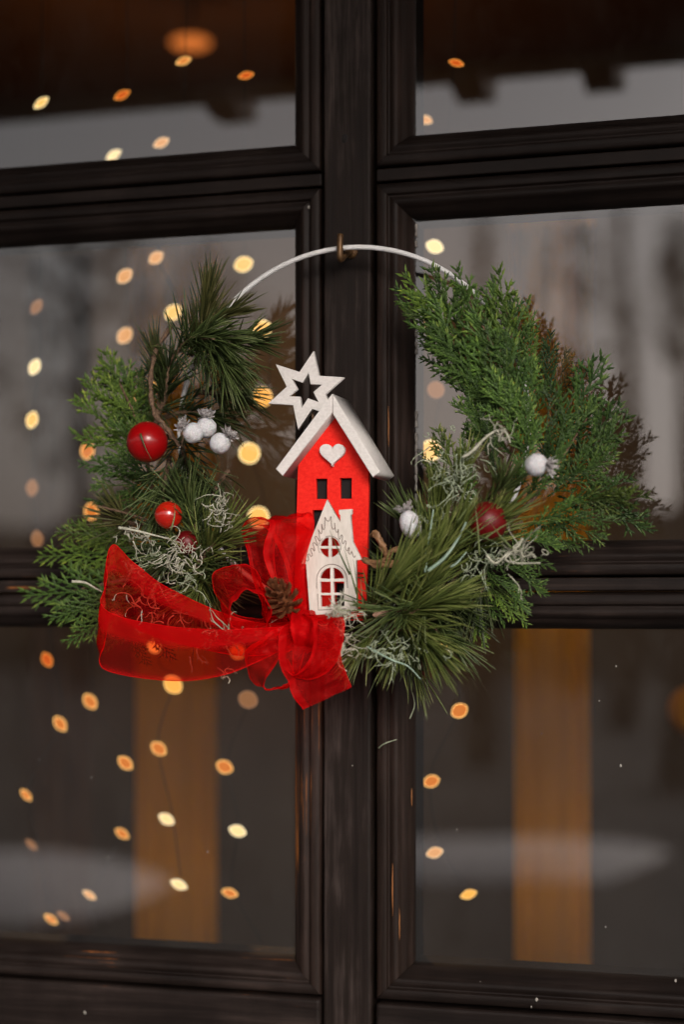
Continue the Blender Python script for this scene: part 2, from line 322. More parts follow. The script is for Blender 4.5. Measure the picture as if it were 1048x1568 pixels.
def bead(x0, x1, z0, z1, side, parent, m):
    cor = {'bottom': ((x0, z0), (x1, z0)), 'top': ((x1, z1), (x0, z1)), 'left': ((x0, z1), (x0, z0)), 'right': ((x1, z0), (x1, z1))}[side]
    cx, cz = (x0+x1)/2, (z0+z1)/2; V = []; F = []; n = len(PROF)
    mit = 0.00025
    L = math.hypot(cor[1][0]-cor[0][0], cor[1][1]-cor[0][1]); ux, uz = (cor[1][0]-cor[0][0])/L, (cor[1][1]-cor[0][1])/L
    for e, s in ((cor[0], 1), (cor[1], -1)):
        for o, y in PROF:
            V.append((e[0]+math.copysign(o, cx-e[0])+ux*mit*s, y, e[1]+math.copysign(o, cz-e[1])+uz*mit*s))
    for i in range(n-1): F.append((i, i+1, n+i+1, n+i))
    o = mesh('glazing_bead', V, F, m, parent, True); return o
panes = []
ROWS = [(ZT+HF, 0.86), (ZM+HF, ZT-HF), (ZB, ZM-HF)]
for (x0, x1) in ((XL, X1), (X2, XR)):
    for (z0, z1) in ROWS:
        for sd_ in ('bottom', 'top', 'left', 'right'):
            bead(x0, x1, z0, z1, sd_, win, M['wv'] if sd_ in ('left', 'right') else M['wh'])
        p = box('glass_pane', (x0+BW-0.003, GL, z0+BW-0.003), (x1-BW+0.003, GL+0.004, z1-BW+0.003), M['glass'], win)
        # one optical surface: keep the front sheet only
        me = p.data; keep = [v.co.copy() for v in me.vertices if abs(v.co.y-GL) < 1e-6]
        me.clear_geometry(); xs = sorted({round(v.x, 6) for v in keep}); zs = sorted({round(v.z, 6) for v in keep})
        me.from_pydata([(xs[0], GL, zs[0]), (xs[1], GL, zs[0]), (xs[1], GL, zs[1]), (xs[0], GL, zs[1])], [], [(0, 1, 2, 3)])
    for z in (ZT, ZM):
        box('transom', (x0+0.001, 0.0012, z-HF+0.0006), (x1-0.0005, 0.045, z+HF-0.0006), M['wh'], win, 0.0012)
    box('sill_rail', (x0+0.001, -0.002, ZB-0.085), (x1-0.0005, 0.05, ZB-0.0012), M['wh'], win, 0.003)
    # grooved inner rim behind the bead so no light leaks round the glass
    for (z0, z1) in ROWS:
        for a, b in (((x0, z0), (x1, z0+BW-0.0005)), ((x0, z1-BW+0.0005), (x1, z1)), ((x0, z0+BW), (x0+BW-0.0005, z1-BW)), ((x1-BW+0.0005, z0+BW), (x1, z1-BW))):
            box('rebate', (a[0], GL+0.003, a[1]), (b[0], 0.048, b[1]), M['wv'], win)
# white sealant line, broken, down the right pane's inner edge
G = Geo(); z = ZT-HF-BW-0.002; xx = X2+BW+0.0004
while z > 0.06:
    l = R(0.004, 0.022); 
    if R(0, 1) < 0.72: G.tube([(xx+R(-.0002, .0002), GL-0.0008, z-l*q/4) for q in range(5)], lambda t: 0.0009+0.0004*math.sin(9*t), 5)
    z -= l+R(0.0, 0.006)
G.out('sealant_line', M['seal'], win)
# bare wood showing where the paint has worn off the edges
for px, y0, y1 in ((595, 622, 684), (602, 1322, 1402), (611, 1390, 1440), (625, 1206, 1234)):
    G = Geo(); o_ = P(px, (y0+y1)/2, .002).x-X2; yb = np.interp(o_, [q[0] for q in PROF], [q[1] for q in PROF])
    zz0, zz1 = P(px, y0, yb).z, P(px, y1, yb).z
    G.tube([(X2+o_+R(-.0002, .0002), yb-.0001+R(0, .0002), zz0+(zz1-zz0)*q/8) for q in range(9)], lambda t: .0004*math.sin(math.pi*min(1, max(.02, t)))+.0001, 5); G.out('worn_edge', M['bare'], win)
c = P(528, 212, -.003); G = Geo(); G.ball(c, .003, 12, 6, fn=lambda d, th, ph: Vector((d.x*.0026, d.y*.0005, d.z*.0036))); G.out('wood_knot', M['knot'], win)
# facade around the window
wl = empty('facade_wall', (0, 0.05, -1.6), 'dark timber house wall framing the window', 'wall')
box('wall_panel', (-6, -0.01, -1.6), (XL-0.02, 0.13, 3.0), M['wallm'], wl); box('wall_panel', (XR+0.02, -0.01, -1.6), (6, 0.13, 3.0), M['wallm'], wl)
box('wall_panel', (XL-0.018, -0.006, -1.6), (XR+0.018, 0.128, ZB-0.09), M['wallm'], wl); box('wall_panel', (XL-0.018, -0.006, 0.865), (XR+0.018, 0.128, 3.0), M['wallm'], wl)

# flecks of paint, snow and dirt on the frame and the glass
for i, (px, py, s, y) in enumerate([(130, 1550, 5, -0.0025), (295, 1519, 5, 0.0), (944, 1020, 3.5, GL-.001), (918, 1073, 3, GL-.001), (951, 1172, 4.5, GL-.001), (830, 1123, 2, GL-.001), (928, 1419, 3, GL-.001),
                     (700, 1270, 2.5, GL-.001), (473, 318, 5, -0.0005), (822, 1530, 6, 0.0), (814, 1541, 3.5, 0.0), (165, 1312, 3, GL-.001), (60, 1163, 2, GL-.001), (140, 1190, 2.4, GL-.001), (318, 1304, 2.4, GL-.001), (736, 1503, 2.4, .004), (540, 1172, 2.4, -.003), (640, 1484, 5, .012), (1035, 1501, 5, 0.012), (893, 380, 2, GL-.001)]):
    c = P(px, py, y); G = Geo(); r = s*mpp(c)*0.42
    G.ball(c, r, 7, 5, fn=lambda d, th, ph: Vector((d.x*r*R(.7, 1.3), d.y*r*0.35, d.z*r*R(.7, 1.5))))
    G.out('paint_fleck', M['fleck'], win)

# ================================================================ WHAT THE GLASS REFLECTS (in front of the wall)
er = empty('porch_eave', (0, -1.2, 0.77), 'dark timber eave with rafter ends hanging over the window, seen mirrored in the upper panes', 'roof')
ED = 1.25
zf = mirrored(447, 138, ED).z
box('fascia_board', (-5, -ED, zf), (5, -ED-0.045, zf+0.22), M['eave'], er)
box('soffit', (-5, -ED+0.002, zf+0.09), (5, -0.02, zf+0.115), M['eave'], er)
xa = mirrored(350, 150, ED).x; xb = mirrored(722, 130, ED).x; step = (xb-xa)/2
XC = mirrored(922, 120, ED).x
for x in [xa-3*(XC-xa)*.34-2*k*.4 for k in range(6)]+[xa, xb, XC]+[XC+(XC-xb)*(k+1) for k in range(8)]:
    zz = zf-0.036
    V = [(x-.031, -ED-.055, zf+.02), (x+.031, -ED-.055, zf+.02), (x+.029, -ED-.053, zz+.006), (x-.029, -ED-.053, zz+.006), (x-.031, -ED+.6, zf+.087), (x+.031, -ED+.6, zf+.087), (x+.024, -ED+.02, zz), (x-.024, -ED+.02, zz)]
    mesh('rafter_end', V, [(0, 1, 2, 3), (4, 7, 6, 5), (0, 4, 5, 1), (3, 2, 6, 7), (0, 3, 7, 4), (1, 5, 6, 2)], M['eave'], er)
# snow lying on the ground
def snow(pts, label):
    """flat mound of snow whose outline shows mirrored at these pixels"""
    w_ = []
    for px, py in pts:
        d = FW + RT*((px-CX)/FPX) + UP*((HY-py)/FPX); t = (-1.6-CAM.z)/d.z; v = CAM+d*t; w_.append(Vector((v.x, 2*GL-v.y, -1.6)))
    c = sum(w_, Vector())/len(w_); V = [c+Vector((0, 0, .10))]; n = len(w_)
    for f, h in ((.5, .09), (.85, .06), (1.0, 0.0)):
        for p in w_: V.append(c+(p-c)*f+Vector((R(-.05, .05), R(-.05, .05), h+R(0, .012))))
    F = [(0, 1+i, 1+(i+1) % n) for i in range(n)]
    for r in range(2): F += [(1+r*n+i, 1+(r+1)*n+i, 1+(r+1)*n+(i+1) % n, 1+r*n+(i+1) % n) for i in range(n)]
    o = mesh('snow_patch', V, F, M['snow'], None, True); tag(o, label, kind='structure')
snow([(-260, 1330), (-120, 1308), (0, 1308), (120, 1312), (200, 1330), (258, 1352), (200, 1385), (130, 1408), (20, 1415), (-140, 1412), (-260, 1390)], 'snow on the yard')
snow([(560, 1297), (700, 1293), (850, 1296), (960, 1298), (1030, 1308), (980, 1328), (930, 1350), (800, 1352), (680, 1352), (560, 1352)], 'snow on the yard')

# far trees, a house and a wooded rise behind the camera
def ftree(px, ptop, pbot, wpx, dist, label, bare=False, sink=0):
    base = mirrored(px, HY, dist); base.z = -1.6; top = mirrored(px, ptop, dist).z; low = mirrored(px, pbot, dist).z
    wd = wpx*(dist+1.3)/FPX/2
    e = empty('park_tree', base, label, 'tree'); G = Geo()
    rt = 0.02*(top+1.6)+0.06
    G.tube([base, base+Vector((.1, 0, (top+1.6)*.5)), base+Vector((0, 0, (top+1.6)*.93))], lambda t: rt*(1.05-t), 8)
    for k in range(14):
        h = R(low, low+(top-low)*.8); a = R(0, 6.28); d = Vector((math.cos(a), math.sin(a), R(.3, .8)))*wd*R(.6, 1)
        b = Vector((base.x, base.y, h)); G.tube([b, b+d*.5+Vector((0, 0, .05)), b+d], lambda t: rt*.3*(1.1-t), 5)
    G.out('trunk', M['trunk'], e)
    V = []; F = []
    cz = (top+low)/2; hz = (top-low)/2
    for k in range(330 if bare else 1100):
        th = R(0, 6.28); u = R(-1, 1); rr = R(.35, 1)**.5*(1-.35*max(0, u)**2)*(1+.2*math.sin(3*th+5*u)); s = wd*R(.05, .1)
        c = Vector((base.x+math.cos(th)*wd*rr*math.sqrt(max(0, 1-u*u*.85)), base.y+math.sin(th)*wd*rr*math.sqrt(max(0, 1-u*u*.85)), cz+u*hz))
        q = Vector((R(-1, 1), R(-1, 1), R(-1, 1))).normalized(); a_ = q.orthogonal().normalized()*s; b_ = q.cross(a_)*.7; i = len(V)
        V += [c-a_, c-b_, c+a_, c+b_]; F.append((i, i+1, i+2, i+3))
    mesh('crown', V, F, M['crown'], e)
ftree(738, 260, 640, 60, 16, 'tall thin-leaved tree mirrored in the right pane above the cypress')
ftree(1035, 330, 560, 90, 14, 'small round tree mirrored at the right edge of the right pane')
ftree(955, 240, 700, 60, 22, 'narrow grey tree mirrored right of the ochre curtain', True)
ftree(120, 300, 720, 330, 30, 'added bare tree mottling the sky reflection in the left pane beside the fairy lights', True)  # this and the next two are added to mottle the reflected sky
ftree(330, 380, 720, 240, 34, 'added bare tree mottling the sky reflection behind the pine at the upper left', True)
ftree(880, 330, 720, 190, 32, 'added bare tree mottling the sky reflection behind the cypress at the right', True)
V = []; F = []; nn = 90
for i in range(nn+1):
    x = -60+120*i/nn
    px_h = 2.2+1.6*noise.fractal(Vector((x*.09, 3, 0)), 1, 2, 4)+0.6*noise.noise(Vector((x*.6, 8, 0)))
    V += [(x, -45, -1.61), (x, -46, px_h*1.2), (x, -58, px_h*1.6+.6), (x, -70, -1.61)]
for i in range(nn):
    for j in range(3): F.append((4*i+j, 4*i+4+j, 4*i+5+j, 4*i+1+j))
tag(mesh('wooded_hill', V, F, M['crown'], None, True), kind='structure')
# ================================================================ ROOM: curtains, lamp, fairy lights
def curtain(px0, px1, y, m, label, z0=-1.42, z1=0.42, folds=5):
    a, b = P(px0, HY, y), P(px1, HY, y); n = 64; V = []; F = []
    for k, z in enumerate((z0, -.5, 0, .5, z1)):
        for i in range(n+1):
            u = i/n; V.append((a.x+(b.x-a.x)*u+.004*math.sin(k+u*9), y+.002*math.sin(2*math.pi*folds*u+.4*k)+.0008*math.sin(31*u+k), z))
    for k in range(4):
        for i in range(n): q = k*(n+1)+i; F.append((q, q+1, q+n+2, q+n+1))
    V2 = [(x, yy+.003, z) for x, yy, z in V]; o0 = len(V); F2 = [tuple(o0+j for j in reversed(f)) for f in F]
    o = mesh('curtain', V+V2, F+F2, m, None, True); tag(o, label, 'curtain'); return o
curtain(203, 334, 0.75, M['ochre'], 'ochre curtain strip hanging behind the left panes', folds=4)
curtain(783, 908, 0.62, M['ochre'], 'ochre curtain strip hanging behind the right panes', folds=4)
curtain(42, 140, 0.95, M['brown'], 'dark brown curtain strip at the far left behind the left panes', folds=4)
def lamp(px, py, y, r, label, name, cat, m, power=0):
    c = P(px, py, y); e = empty(name, c, label, cat); G = Geo(); G.ball(c, r, 20, 12, fn=lambda d, th, ph: Vector((d.x*r*2.6, d.y*r*2.6, d.z*r*.55))); G.out('lamp_shade', m, e)
    G = Geo(); G.tube([c+Vector((0, 0, r*.95)), (c.x, c.y, 1.4495)], .006, 6); G.tube([c+Vector((0, 0, r*.9)), c+Vector((0, 0, r*1.15))], r*.3, 10); G.out('cord', M['cable'], e)
    if power:
        l = bpy.data.lights.new('lamp_light', 'POINT'); l.energy = power*1.7; l.color = (1, .5, .18); l.shadow_soft_size = r; lo = bpy.data.objects.new('lamp_light', l)
        lo.location = c-Vector((0, 0, r*1.4)); COL.objects.link(lo)
        l2 = bpy.data.lights.new('lamp_downlight', 'AREA'); l2.shape = 'DISK'; l2.size = r*1.6; l2.energy = power*5; l2.color = (1, .6, .3)
        lo = bpy.data.objects.new('lamp_downlight', l2); lo.location = c-Vector((0, 0, r*1.2)); COL.objects.link(lo)
lamp(292, 66, 2.3, 0.017, 'small glowing orange ceiling lamp blurred in the upper left pane', 'ceiling_lamp', 'lamp', GLOW['v'], 2.0/EXPK)
c = P(1062, 1088, 0.8); e = empty('hanging_ornament', c, 'round dark orange ornament blurred at the right edge behind the lower right pane', 'ornament')
G = Geo(); G.ball(c, .030, 20, 12); G.out('ball', M['ochre'], e); G = Geo(); G.tube([c+Vector((0, 0, .029)), (c.x, c.y, 1.4495)], .001, 5); G.out('thread', M['cable'], e)

BY = GL+0.13
STR = [
 ('far left, beside the dark brown curtain', [(63, 158, 'y', 1), (56, 470, 'd', 1), (53, 562, 'w', 1), (49, 643, 'y', 1), (49, 747, 'd', 1), (57, 825, 'd', 1), (72, 1010, 'r', .9), (92, 1108, 'o', 1), (40, 1217, 'o', .85), (48, 1293, 'd', .9), (78, 1407, 'o', .9), (97, 1402, 'd', .9)]),
 ('second from the left, passing behind the cypress tips', [(187, 146, 'r', 1), (174, 238, 'w', 1), (191, 423, 'p', 1.05), (191, 514, 'p', 1.05), (210, 607, 'b', .5), (134, 690, 'o', 1), (140, 783, 'o', 1), (138, 1074, 'o', 1), (192, 1168, 'o', 1), (187, 1276, 'o', .9), (137, 1370, 'p', .9)]),
 ('third from the left, crossing the ochre curtain', [(281, 94, 'o', .9), (247, 219, 'p', 1), (239, 395, 'p', .95), (265, 479, 'y', 1.05), (234, 590, 'b', .4), (236, 990, 'b', .8), (265, 1048, 'b', 1.2), (243, 1146, 'o', 1), (255, 1254, 'w', 1), (274, 1354, 'w', 1.05)]),
 ('nearest the mullion on its left side', [(377, 116, 'r', .9), (373, 405, 'y', 1.1), (401, 504, 'y', 1.15), (402, 608, 'b', 1.15), (382, 694, 'y', 1.2), (396, 792, 'y', 1.2), (364, 998, 'v', .9), (380, 1071, 'd', 1.15), (344, 1174, 'o', 1), (364, 1272, 'w', 1.05), (352, 1367, 'o', .95), (400, 1455, 'd', 1)]),
 ('on the right side of the mullion', [(699, 97, 'r', .9), (652, 184, 'p', .9), (666, 378, 'w', 1.05), (646, 491, 'p', .95), (668, 597, 'd', 1), (660, 690, 'y', 1.2), (684, 985, 'y', 1.15), (704, 1088, 'o', 1), (661, 1196, 'o', .95), (666, 1305, 'p', 1), (718, 1369, 'b', 1)]),
]
for nm, bl in STR:
    pts = [P(a, b, BY+R(-.03, .03)) for a, b, _, _ in bl]
    e = empty('fairy_light_string', (pts[0].x, pts[0].y, 1.2), 'warm fairy light string, '+nm, 'fairy lights', 'fairy light strings hanging behind the glass')
    off = [p+Vector((R(-.004, .004), .007, .006)) for p in pts]
    G = Geo(); G.tube(catmull([(pts[0].x, pts[0].y, 1.2)]+off, len(off)*8), 0.0004, 5); G.out('wire', M['cable'], e)
    for (a, b, k, s), c in zip(bl, pts):
        u = mpp(c); r = math.hypot(a-524, b-784); th = math.atan2(b-784, a-524)
        ax = (RT*(-math.sin(th))+UP*(-math.cos(th))); 
        if ax.z < 0: ax = -ax
        asp = max(.40, 1-.75*max(0, (r-200)/620)); L = 12.6*u*s; W_ = L*asp
        def fn(d, t_, ph, L=L, W_=W_):
            z_ = math.cos(t_); rr = max(0, 1-abs(z_)**(1.5+asp*.6))**(1.15-.65*asp); return Vector((math.cos(ph)*W_*rr, math.sin(ph)*W_*rr, z_*L))
        G = Geo(); G.ball(Vector((0, 0, 0)), L, 16, 12, fn=fn, axis=ax)
        nrm = (CAM-c).normalized(); nrm = (nrm-ax*nrm.dot(ax)).normalized(); sd_ = nrm.cross(ax)
        G.V = [c+v-nrm*(v.dot(nrm)*.6) for v in G.V]           # flattened almond, its outline stands in for the lens-blurred light
        bo = G.out('bulb', GLOW[k], e)
        ring = []
        for q in range(48):
            t_ = 2*math.pi*q/48; z_ = math.cos(t_); rr = max(0, 1-abs(z_)**(1.5+asp*.6))**(1.15-.65*asp)*(1 if math.sin(t_) >= 0 else -1)
            ring.append(c+ax*z_*L+sd_*rr*W_)
        G = Geo(); G.tube(ring, L*.055, 6, close=True); G.out('rim', BLUR_RIM[k], bo)  # added ring, glows like the edge of a blurred light

# ================================================================ WREATH
HOOPY = -0.030
hc = P(535, 657, HOOPY); HR = 275*mpp(hc)/math.cos(YAW*.5)
wr = empty('wreath', P(524, 383, HOOPY), 'Christmas wreath of pine and cypress sprigs on a white wire hoop, hung on the mullion', 'wreath')
G = Geo(); G.tube([hc+Vector((HR*math.cos(a), 0, HR*math.sin(a))) for a in np.linspace(0, 2*math.pi, 97)[:-1]], 0.0019, 10, close=True); G.out('hoop', M['wire'], wr)
# hook
hk = P(524, 383, HOOPY)
e = empty('hook', (hk.x, -0.003, hk.z), 'small rusty brown hook on the mullion holding the white hoop', 'hook')
G = Geo(); G.tube(catmull([(hk.x, 0.002, hk.z+.004), (hk.x, -.012, hk.z+.002), (hk.x, -.026, hk.z-.0045), (hk.x, -.0345, hk.z-.0075), (hk.x, -.0355, hk.z+.002), (hk.x, -.0345, hk.z+.0105)], 20), 0.0024, 9); G.out('shank', M['hook'], e)
G = Geo(); G.tube([(hk.x, -.0028, hk.z+.0035), (hk.x, -.006, hk.z+.0035)], .0048, 14); G.out('rose', M['hook'], e)

TW = []      # twigs end on the hoop
def pine(b, t, n=110, L=85, spread=(22, 62), bd=-.045, td=-.07, droop=.10, tint=(1, 1, 1), start=.12, rad=.00066, bud=False, bend=None):
    """one pine sprig: base and tip in photo pixels with their depths"""
    pb, pt = P(b[0], b[1], bd), P(t[0], t[1], td); u = mpp(pt)
    mid = (pb+pt)/2+Vector((R(-.006, .006), R(-.006, .002), R(-.004, .006)))
    if bend: mid = P(bend[0], bend[1], (bd+td)/2)
    path = [Vector(q) for q in catmull([pb, mid, pt], 16)]
    G = Geo(); G.tube(path, lambda s: .0022-.0009*s, 7); tw = G.out('pine_sprig', M['bark'], wr)
    V = []; F = []; A = []
    for k in range(n):
        s = start+(1-start)*R(0, 1)**.7; i = min(int(s*16), 15); p = path[i].lerp(path[i+1], s*16-i); ax = (path[i+1]-path[i]).normalized()
        o = ax.orthogonal().normalized(); a = R(0, 2*math.pi); rad_ = o*math.cos(a)+ax.cross(o)*math.sin(a)
        an = math.radians(R(*spread)*(1.15-.55*s)); d = (ax*math.cos(an)+rad_*math.sin(an)).normalized()
        ln = L*u*R(.68, 1.1); cv = Vector((R(-.10, .10), R(-.10, .10), -droop+R(-.08, .08)))
        pts = [p+d*ln*q+cv*ln*q*q for q in (0, .3, .6, .85, 1)]
        if pts[-1].y > -.006: 
            for j, q in enumerate(pts): q.y = min(q.y, -.004-.004*(1-j/4))
        side = d.cross(Vector((0, -1, .2))); side = side.normalized() if side.length > .1 else d.orthogonal().normalized()
        up_ = side.cross(d).normalized(); v = R(0, 1); r0 = rad*R(.85, 1.15); i0 = len(V)
        for j, q in enumerate(pts):
            rr = r0*(.8, 1.0, 1.0, .72, .12)[j]
            for (cs, sn) in ((1, 0), (-.5, .8), (-.5, -.8)): V.append(q+side*rr*cs+up_*rr*sn); A.append(min(1, max(0, .62*v+.22*(j/4))))
        for j in range(4):
            for m_ in range(3): F.append((i0+j*3+m_, i0+j*3+(m_+1) % 3, i0+j*3+3+(m_+1) % 3, i0+j*3+3+m_))
    nd = mesh('needles', V, F, M['pine'], tw, True, A); nd.color = (*tint, 1); tag(nd, kind='stuff')
    if bud:
        ax = (path[-1]-path[-2]).normalized(); G = Geo()
        G.ball(path[-1]+ax*.004, .004, 9, 8, fn=lambda d, th, ph: Vector((d.x*.0026*(1+.18*math.sin(7*ph+6*th)), d.y*.0026*(1+.18*math.sin(7*ph+6*th)), d.z*.0062)), axis=ax)
        G.out('bud', M['bud'], tw)
    return tw

# cypress fronds: flat sprays of scale leaves, five shapes shared by all copies
def frond_mesh(seed, wide=.42, dens=22, curl=.12, step=1, wm=1.0, bend=.012, lm=1.0, flat=1.0):
    rg = random.Random(seed); V = []; F = []; A = []
    def seg(p, d, n, ln, wd, v):
        i = len(V); s = n.cross(d); 
        for q in (p-d*ln*.35, p+d*ln*.35+s*wd, p+d*ln*.35-s*wd, p+d*ln*1.45, p+d*ln*.3+n*wd*.6, p+d*ln*.3-n*wd*.6): V.append(q); A.append(min(1, max(0, v)))
        F.extend([(i+a_, i+b_, i+c_) for a_, b_, c_ in ((0, 1, 4), (1, 3, 4), (3, 2, 4), (2, 0, 4), (1, 0, 5), (3, 1, 5), (2, 3, 5), (0, 2, 5))])
    def shoot(p, d, n, L, lvl, tt):
        ln = (.046*lm, .046*lm, .044*lm)[lvl]; wd = (.0135*wm, .0158*wm, .0140*wm)[lvl]; k = max(1 if lvl == 2 else 2, int(L/ln+.5)); ds = d.copy(); pos = p.copy()
        bendv = Vector((rg.uniform(-1, 1), rg.uniform(-1, 1), rg.uniform(-1, .3)))*(.04 if lvl else bend); side = rg.choice((-1, 1)); hue = rg.uniform(-.10, .20)
        for i in range(k):
            t = i/k; last = (i >= k-1)
            seg(pos, ds, n, ln, wd*(1-.35*t), .16+hue+.07*rg.random()+(.30*t if lvl else .15*t)+(.40*tt*t if lvl else 0)+(.06 if lvl == 2 else 0))
            if lvl < 2 and rg.random() < .15*flat: seg(pos+n*.004, (ds+n.cross(ds)*rg.uniform(-.5, .5)).normalized(), n, ln*.8, wd*.8, .15+hue+.25*rg.random())
            pos = pos+ds*ln*.95; ds = (ds+bendv+Vector((0, 0, -curl*.03))).normalized()
            if lvl == 0 and i > 0 and i < k-1 and i % step == 0:
                f = min(1, (t+.25)/.5) if t < .3 else ((1-t)/.7)**.8
                for s_ in (-1, 1):
                    if rg.random() > dens/40 or (wm < 1 and (i//step+(s_ > 0)) % 2): continue
                    a_ = math.radians(rg.uniform(24, 38)); dd = (ds*math.cos(a_)+n.cross(ds)*math.sin(a_)*s_+n*rg.uniform(-.3, .3)*flat).normalized()
                    shoot(pos+ds*rg.uniform(-.012, .012), dd, (n+Vector((rg.uniform(-.35, .35), rg.uniform(-.35, .35), 0))*flat).normalized(), max(.07, wide*f*rg.uniform(.7, 1.15)), 1, t)
            elif lvl == 1 and i > 0 and not last:
                a_ = math.radians(rg.uniform(32, 50)); side = -side
                dd = (ds*math.cos(a_)+n.cross(ds)*math.sin(a_)*side+n*rg.uniform(-.3, .3)*flat).normalized()
                shoot(pos, dd, n, max(.03, (.035+L*.22*(1-t))*rg.uniform(.7, 1.2)), 2, tt)
    shoot(Vector((0, 0, 0)), Vector((1, 0, 0)), Vector((0, 0, 1)), 1.0, 0, 0)
    me = bpy.data.meshes.new('cypress_frond'); me.from_pydata([tuple(v) for v in V], [], F); me.materials.append(M['cedar'])
    a = me.attributes.new('rnd', 'FLOAT', 'POINT'); a.data.foreach_set('value', np.array(A, dtype=np.float32)); return me
FR = [frond_mesh(11, .40, 24), frond_mesh(12, .32, 26), frond_mesh(13, .46, 22), frond_mesh(14, .28, 28), frond_mesh(15, .38, 24)]
FERN = [frond_mesh(21, .42, 40, .05, 1, .92, .006, 1.05, .3), frond_mesh(22, .36, 40, .05, 1, .92, .006, 1.05, .3)]
def frond(b, t, bd=-.035, td=-.06, roll=0, tint=(1, 1, 1), kind=None, wscale=1.0):
    pb, pt = P(b[0], b[1], bd), P(t[0], t[1], td); x = pt-pb; L = x.length; x.normalize()
    n = (CAM-pb).normalized(); n = (n-x*n.dot(x)).normalized(); y = n.cross(x)
    q = Matrix.Rotation(math.radians(roll), 3, x); n = q @ n; y = q @ y
    me = kind if kind is not None else random.choice(FR)
    o = bpy.data.objects.new('cypress_frond', me); link(o, wr)
    o.matrix_parent_inverse = Matrix.Translation(-wr.location)
    o.matrix_basis = Matrix.Translation(pb) @ Matrix((x, y, n)).transposed().to_4x4() @ Matrix.Diagonal((L, L*wscale*1.0, L*1.0, 1))
    o.color = (*tint, 1); return o
BR = (1.5, 1.30, .95); MD = (1, 1, 1); DK = (.55, .6, .62); BN = (1.3, .5, .5); OL = (1.35, 1.05, .8); YL = (2.6, 1.7, .8)  # DK, for dark fronds, also deepens the shade among rear ones

# left cypress sprays
for b, t, td, r, tn in [((225, 690), (160, 530), -.05, 10, BR), ((230, 700), (125, 570), -.05, -15, BR), ((225, 700), (112, 600), -.055, 10, BR), ((235, 715), (106, 652), -.055, 5, BR),
                        ((240, 725), (118, 706), -.06, -10, MD), ((230, 690), (190, 545), -.045, 30, MD), ((245, 690), (215, 560), -.04, -20, OL), ((250, 740), (135, 740), -.05, 20, MD),
                        ((255, 760), (128, 760), -.045, 15, DK), ((250, 700), (165, 640), -.065, 0, MD), ((235, 680), (180, 600), -.07, 15, BR), ((260, 745), (160, 690), -.07, -20, MD),
                        ((250, 780), (170, 790), -.05, 20, MD), ((262, 640), (232, 545), -.035, 25, DK), ((240, 650), (150, 560), -.04, 20, DK), ((300, 780), (200, 740), -.05, 10, DK)]:
    frond(b, t, td+.02, td, r, tn)
# lower left sprays: open, fern like
for b, t, td, r, tn in [((215, 840), (48, 858), -.05, 10, BR), ((220, 820), (78, 822), -.055, -10, OL), ((225, 900), (28, 908), -.055, 5, MD), ((215, 905), (68, 948), -.06, -8, MD),
                        ((215, 915), (96, 985), -.06, 8, MD), ((215, 935), (160, 1000), -.055, 0, DK), ((240, 860), (95, 800), -.045, 18, BR), ((225, 870), (110, 880), -.045, 0, OL)]:
    frond(b, t, td+.015, td, r, tn, random.choice(FERN), .95)
for b, t in [((190, 960), (232, 1018)), ((210, 930), (270, 1010))]: frond(b, t, -.05, -.05, 0, DK, FERN[1])
# right cypress: large spray sweeping up and to the left
SP = [((700, 560), (604, 432), -.05, MD), ((730, 560), (622, 405), -.05, BR), ((690, 520), (612, 462), -.055, BR), ((740, 580), (655, 402), -.05, MD), ((745, 560), (703, 400), -.05, MD), ((770, 580), (738, 420), -.045, MD),
      ((785, 590), (766, 402), -.05, BR), ((800, 600), (790, 450), -.045, MD), ((815, 610), (818, 452), -.035, OL), ((830, 620), (850, 505), -.035, DK), ((845, 640), (872, 532), -.03, BN),
      ((740, 620), (640, 450), -.06, MD), ((760, 630), (660, 490), -.065, MD), ((770, 640), (680, 575), -.06, MD), ((775, 650), (668, 520), -.055, DK), ((790, 650), (700, 470), -.065, MD), ((800, 660), (740, 480), -.07, MD),
      ((810, 670), (775, 500), -.065, DK), ((820, 680), (815, 540), -.06, MD), ((780, 690), (690, 610), -.06, MD), ((790, 700), (715, 640), -.065, MD), ((800, 700), (750, 560), -.08, MD), ((810, 700), (780, 580), -.08, MD),
      ((830, 720), (850, 560), -.07, DK), ((840, 730), (880, 600), -.07, DK), ((830, 730), (932, 540), -.035, DK), ((850, 740), (958, 612), -.04, DK), ((850, 750), (972, 635), -.06, MD), ((840, 740), (905, 600), -.06, MD),
      ((840, 760), (950, 690), -.06, MD), ((850, 770), (1000, 768), -.06, OL), ((850, 775), (975, 735), -.055, DK), ((840, 790), (955, 800), -.06, MD), ((830, 790), (930, 830), -.055, MD), ((820, 800), (890, 850), -.055, MD),
      ((770, 720), (720, 600), -.07, MD), ((760, 730), (745, 620), -.075, DK), ((800, 740), (812, 600), -.08, MD), ((780, 760), (840, 640), -.085, MD), ((800, 770), (880, 680), -.085, MD),
      ((760, 840), (850, 872), -.06, MD), ((750, 850), (845, 905), -.06, MD), ((740, 870), (822, 935), -.06, MD), ((730, 880), (808, 960), -.065, BR), ((710, 900), (738, 995), -.06, BR), ((800, 810), (900, 770), -.075, MD),
      ((770, 820), (870, 830), -.07, MD), ((725, 790), (668, 650), -.06, OL), ((720, 780), (715, 660), -.055, MD), ((700, 780), (645, 690), -.05, OL), ((790, 840), (870, 800), -.05, DK), ((720, 860), (790, 900), -.05, DK),
      ((700, 870), (770, 960), -.055, MD), ((820, 740), (920, 720), -.07, MD), ((855, 760), (1010, 800), -.03, DK), ((720, 700), (760, 540), -.05, DK), ((700, 600), (650, 500), -.04, DK)]
for b, t, td, tn in SP:
    k = R(.7, 1.45); frond(b, t, td+.012, td, R(-38, 38), tuple(x*k for x in tn))
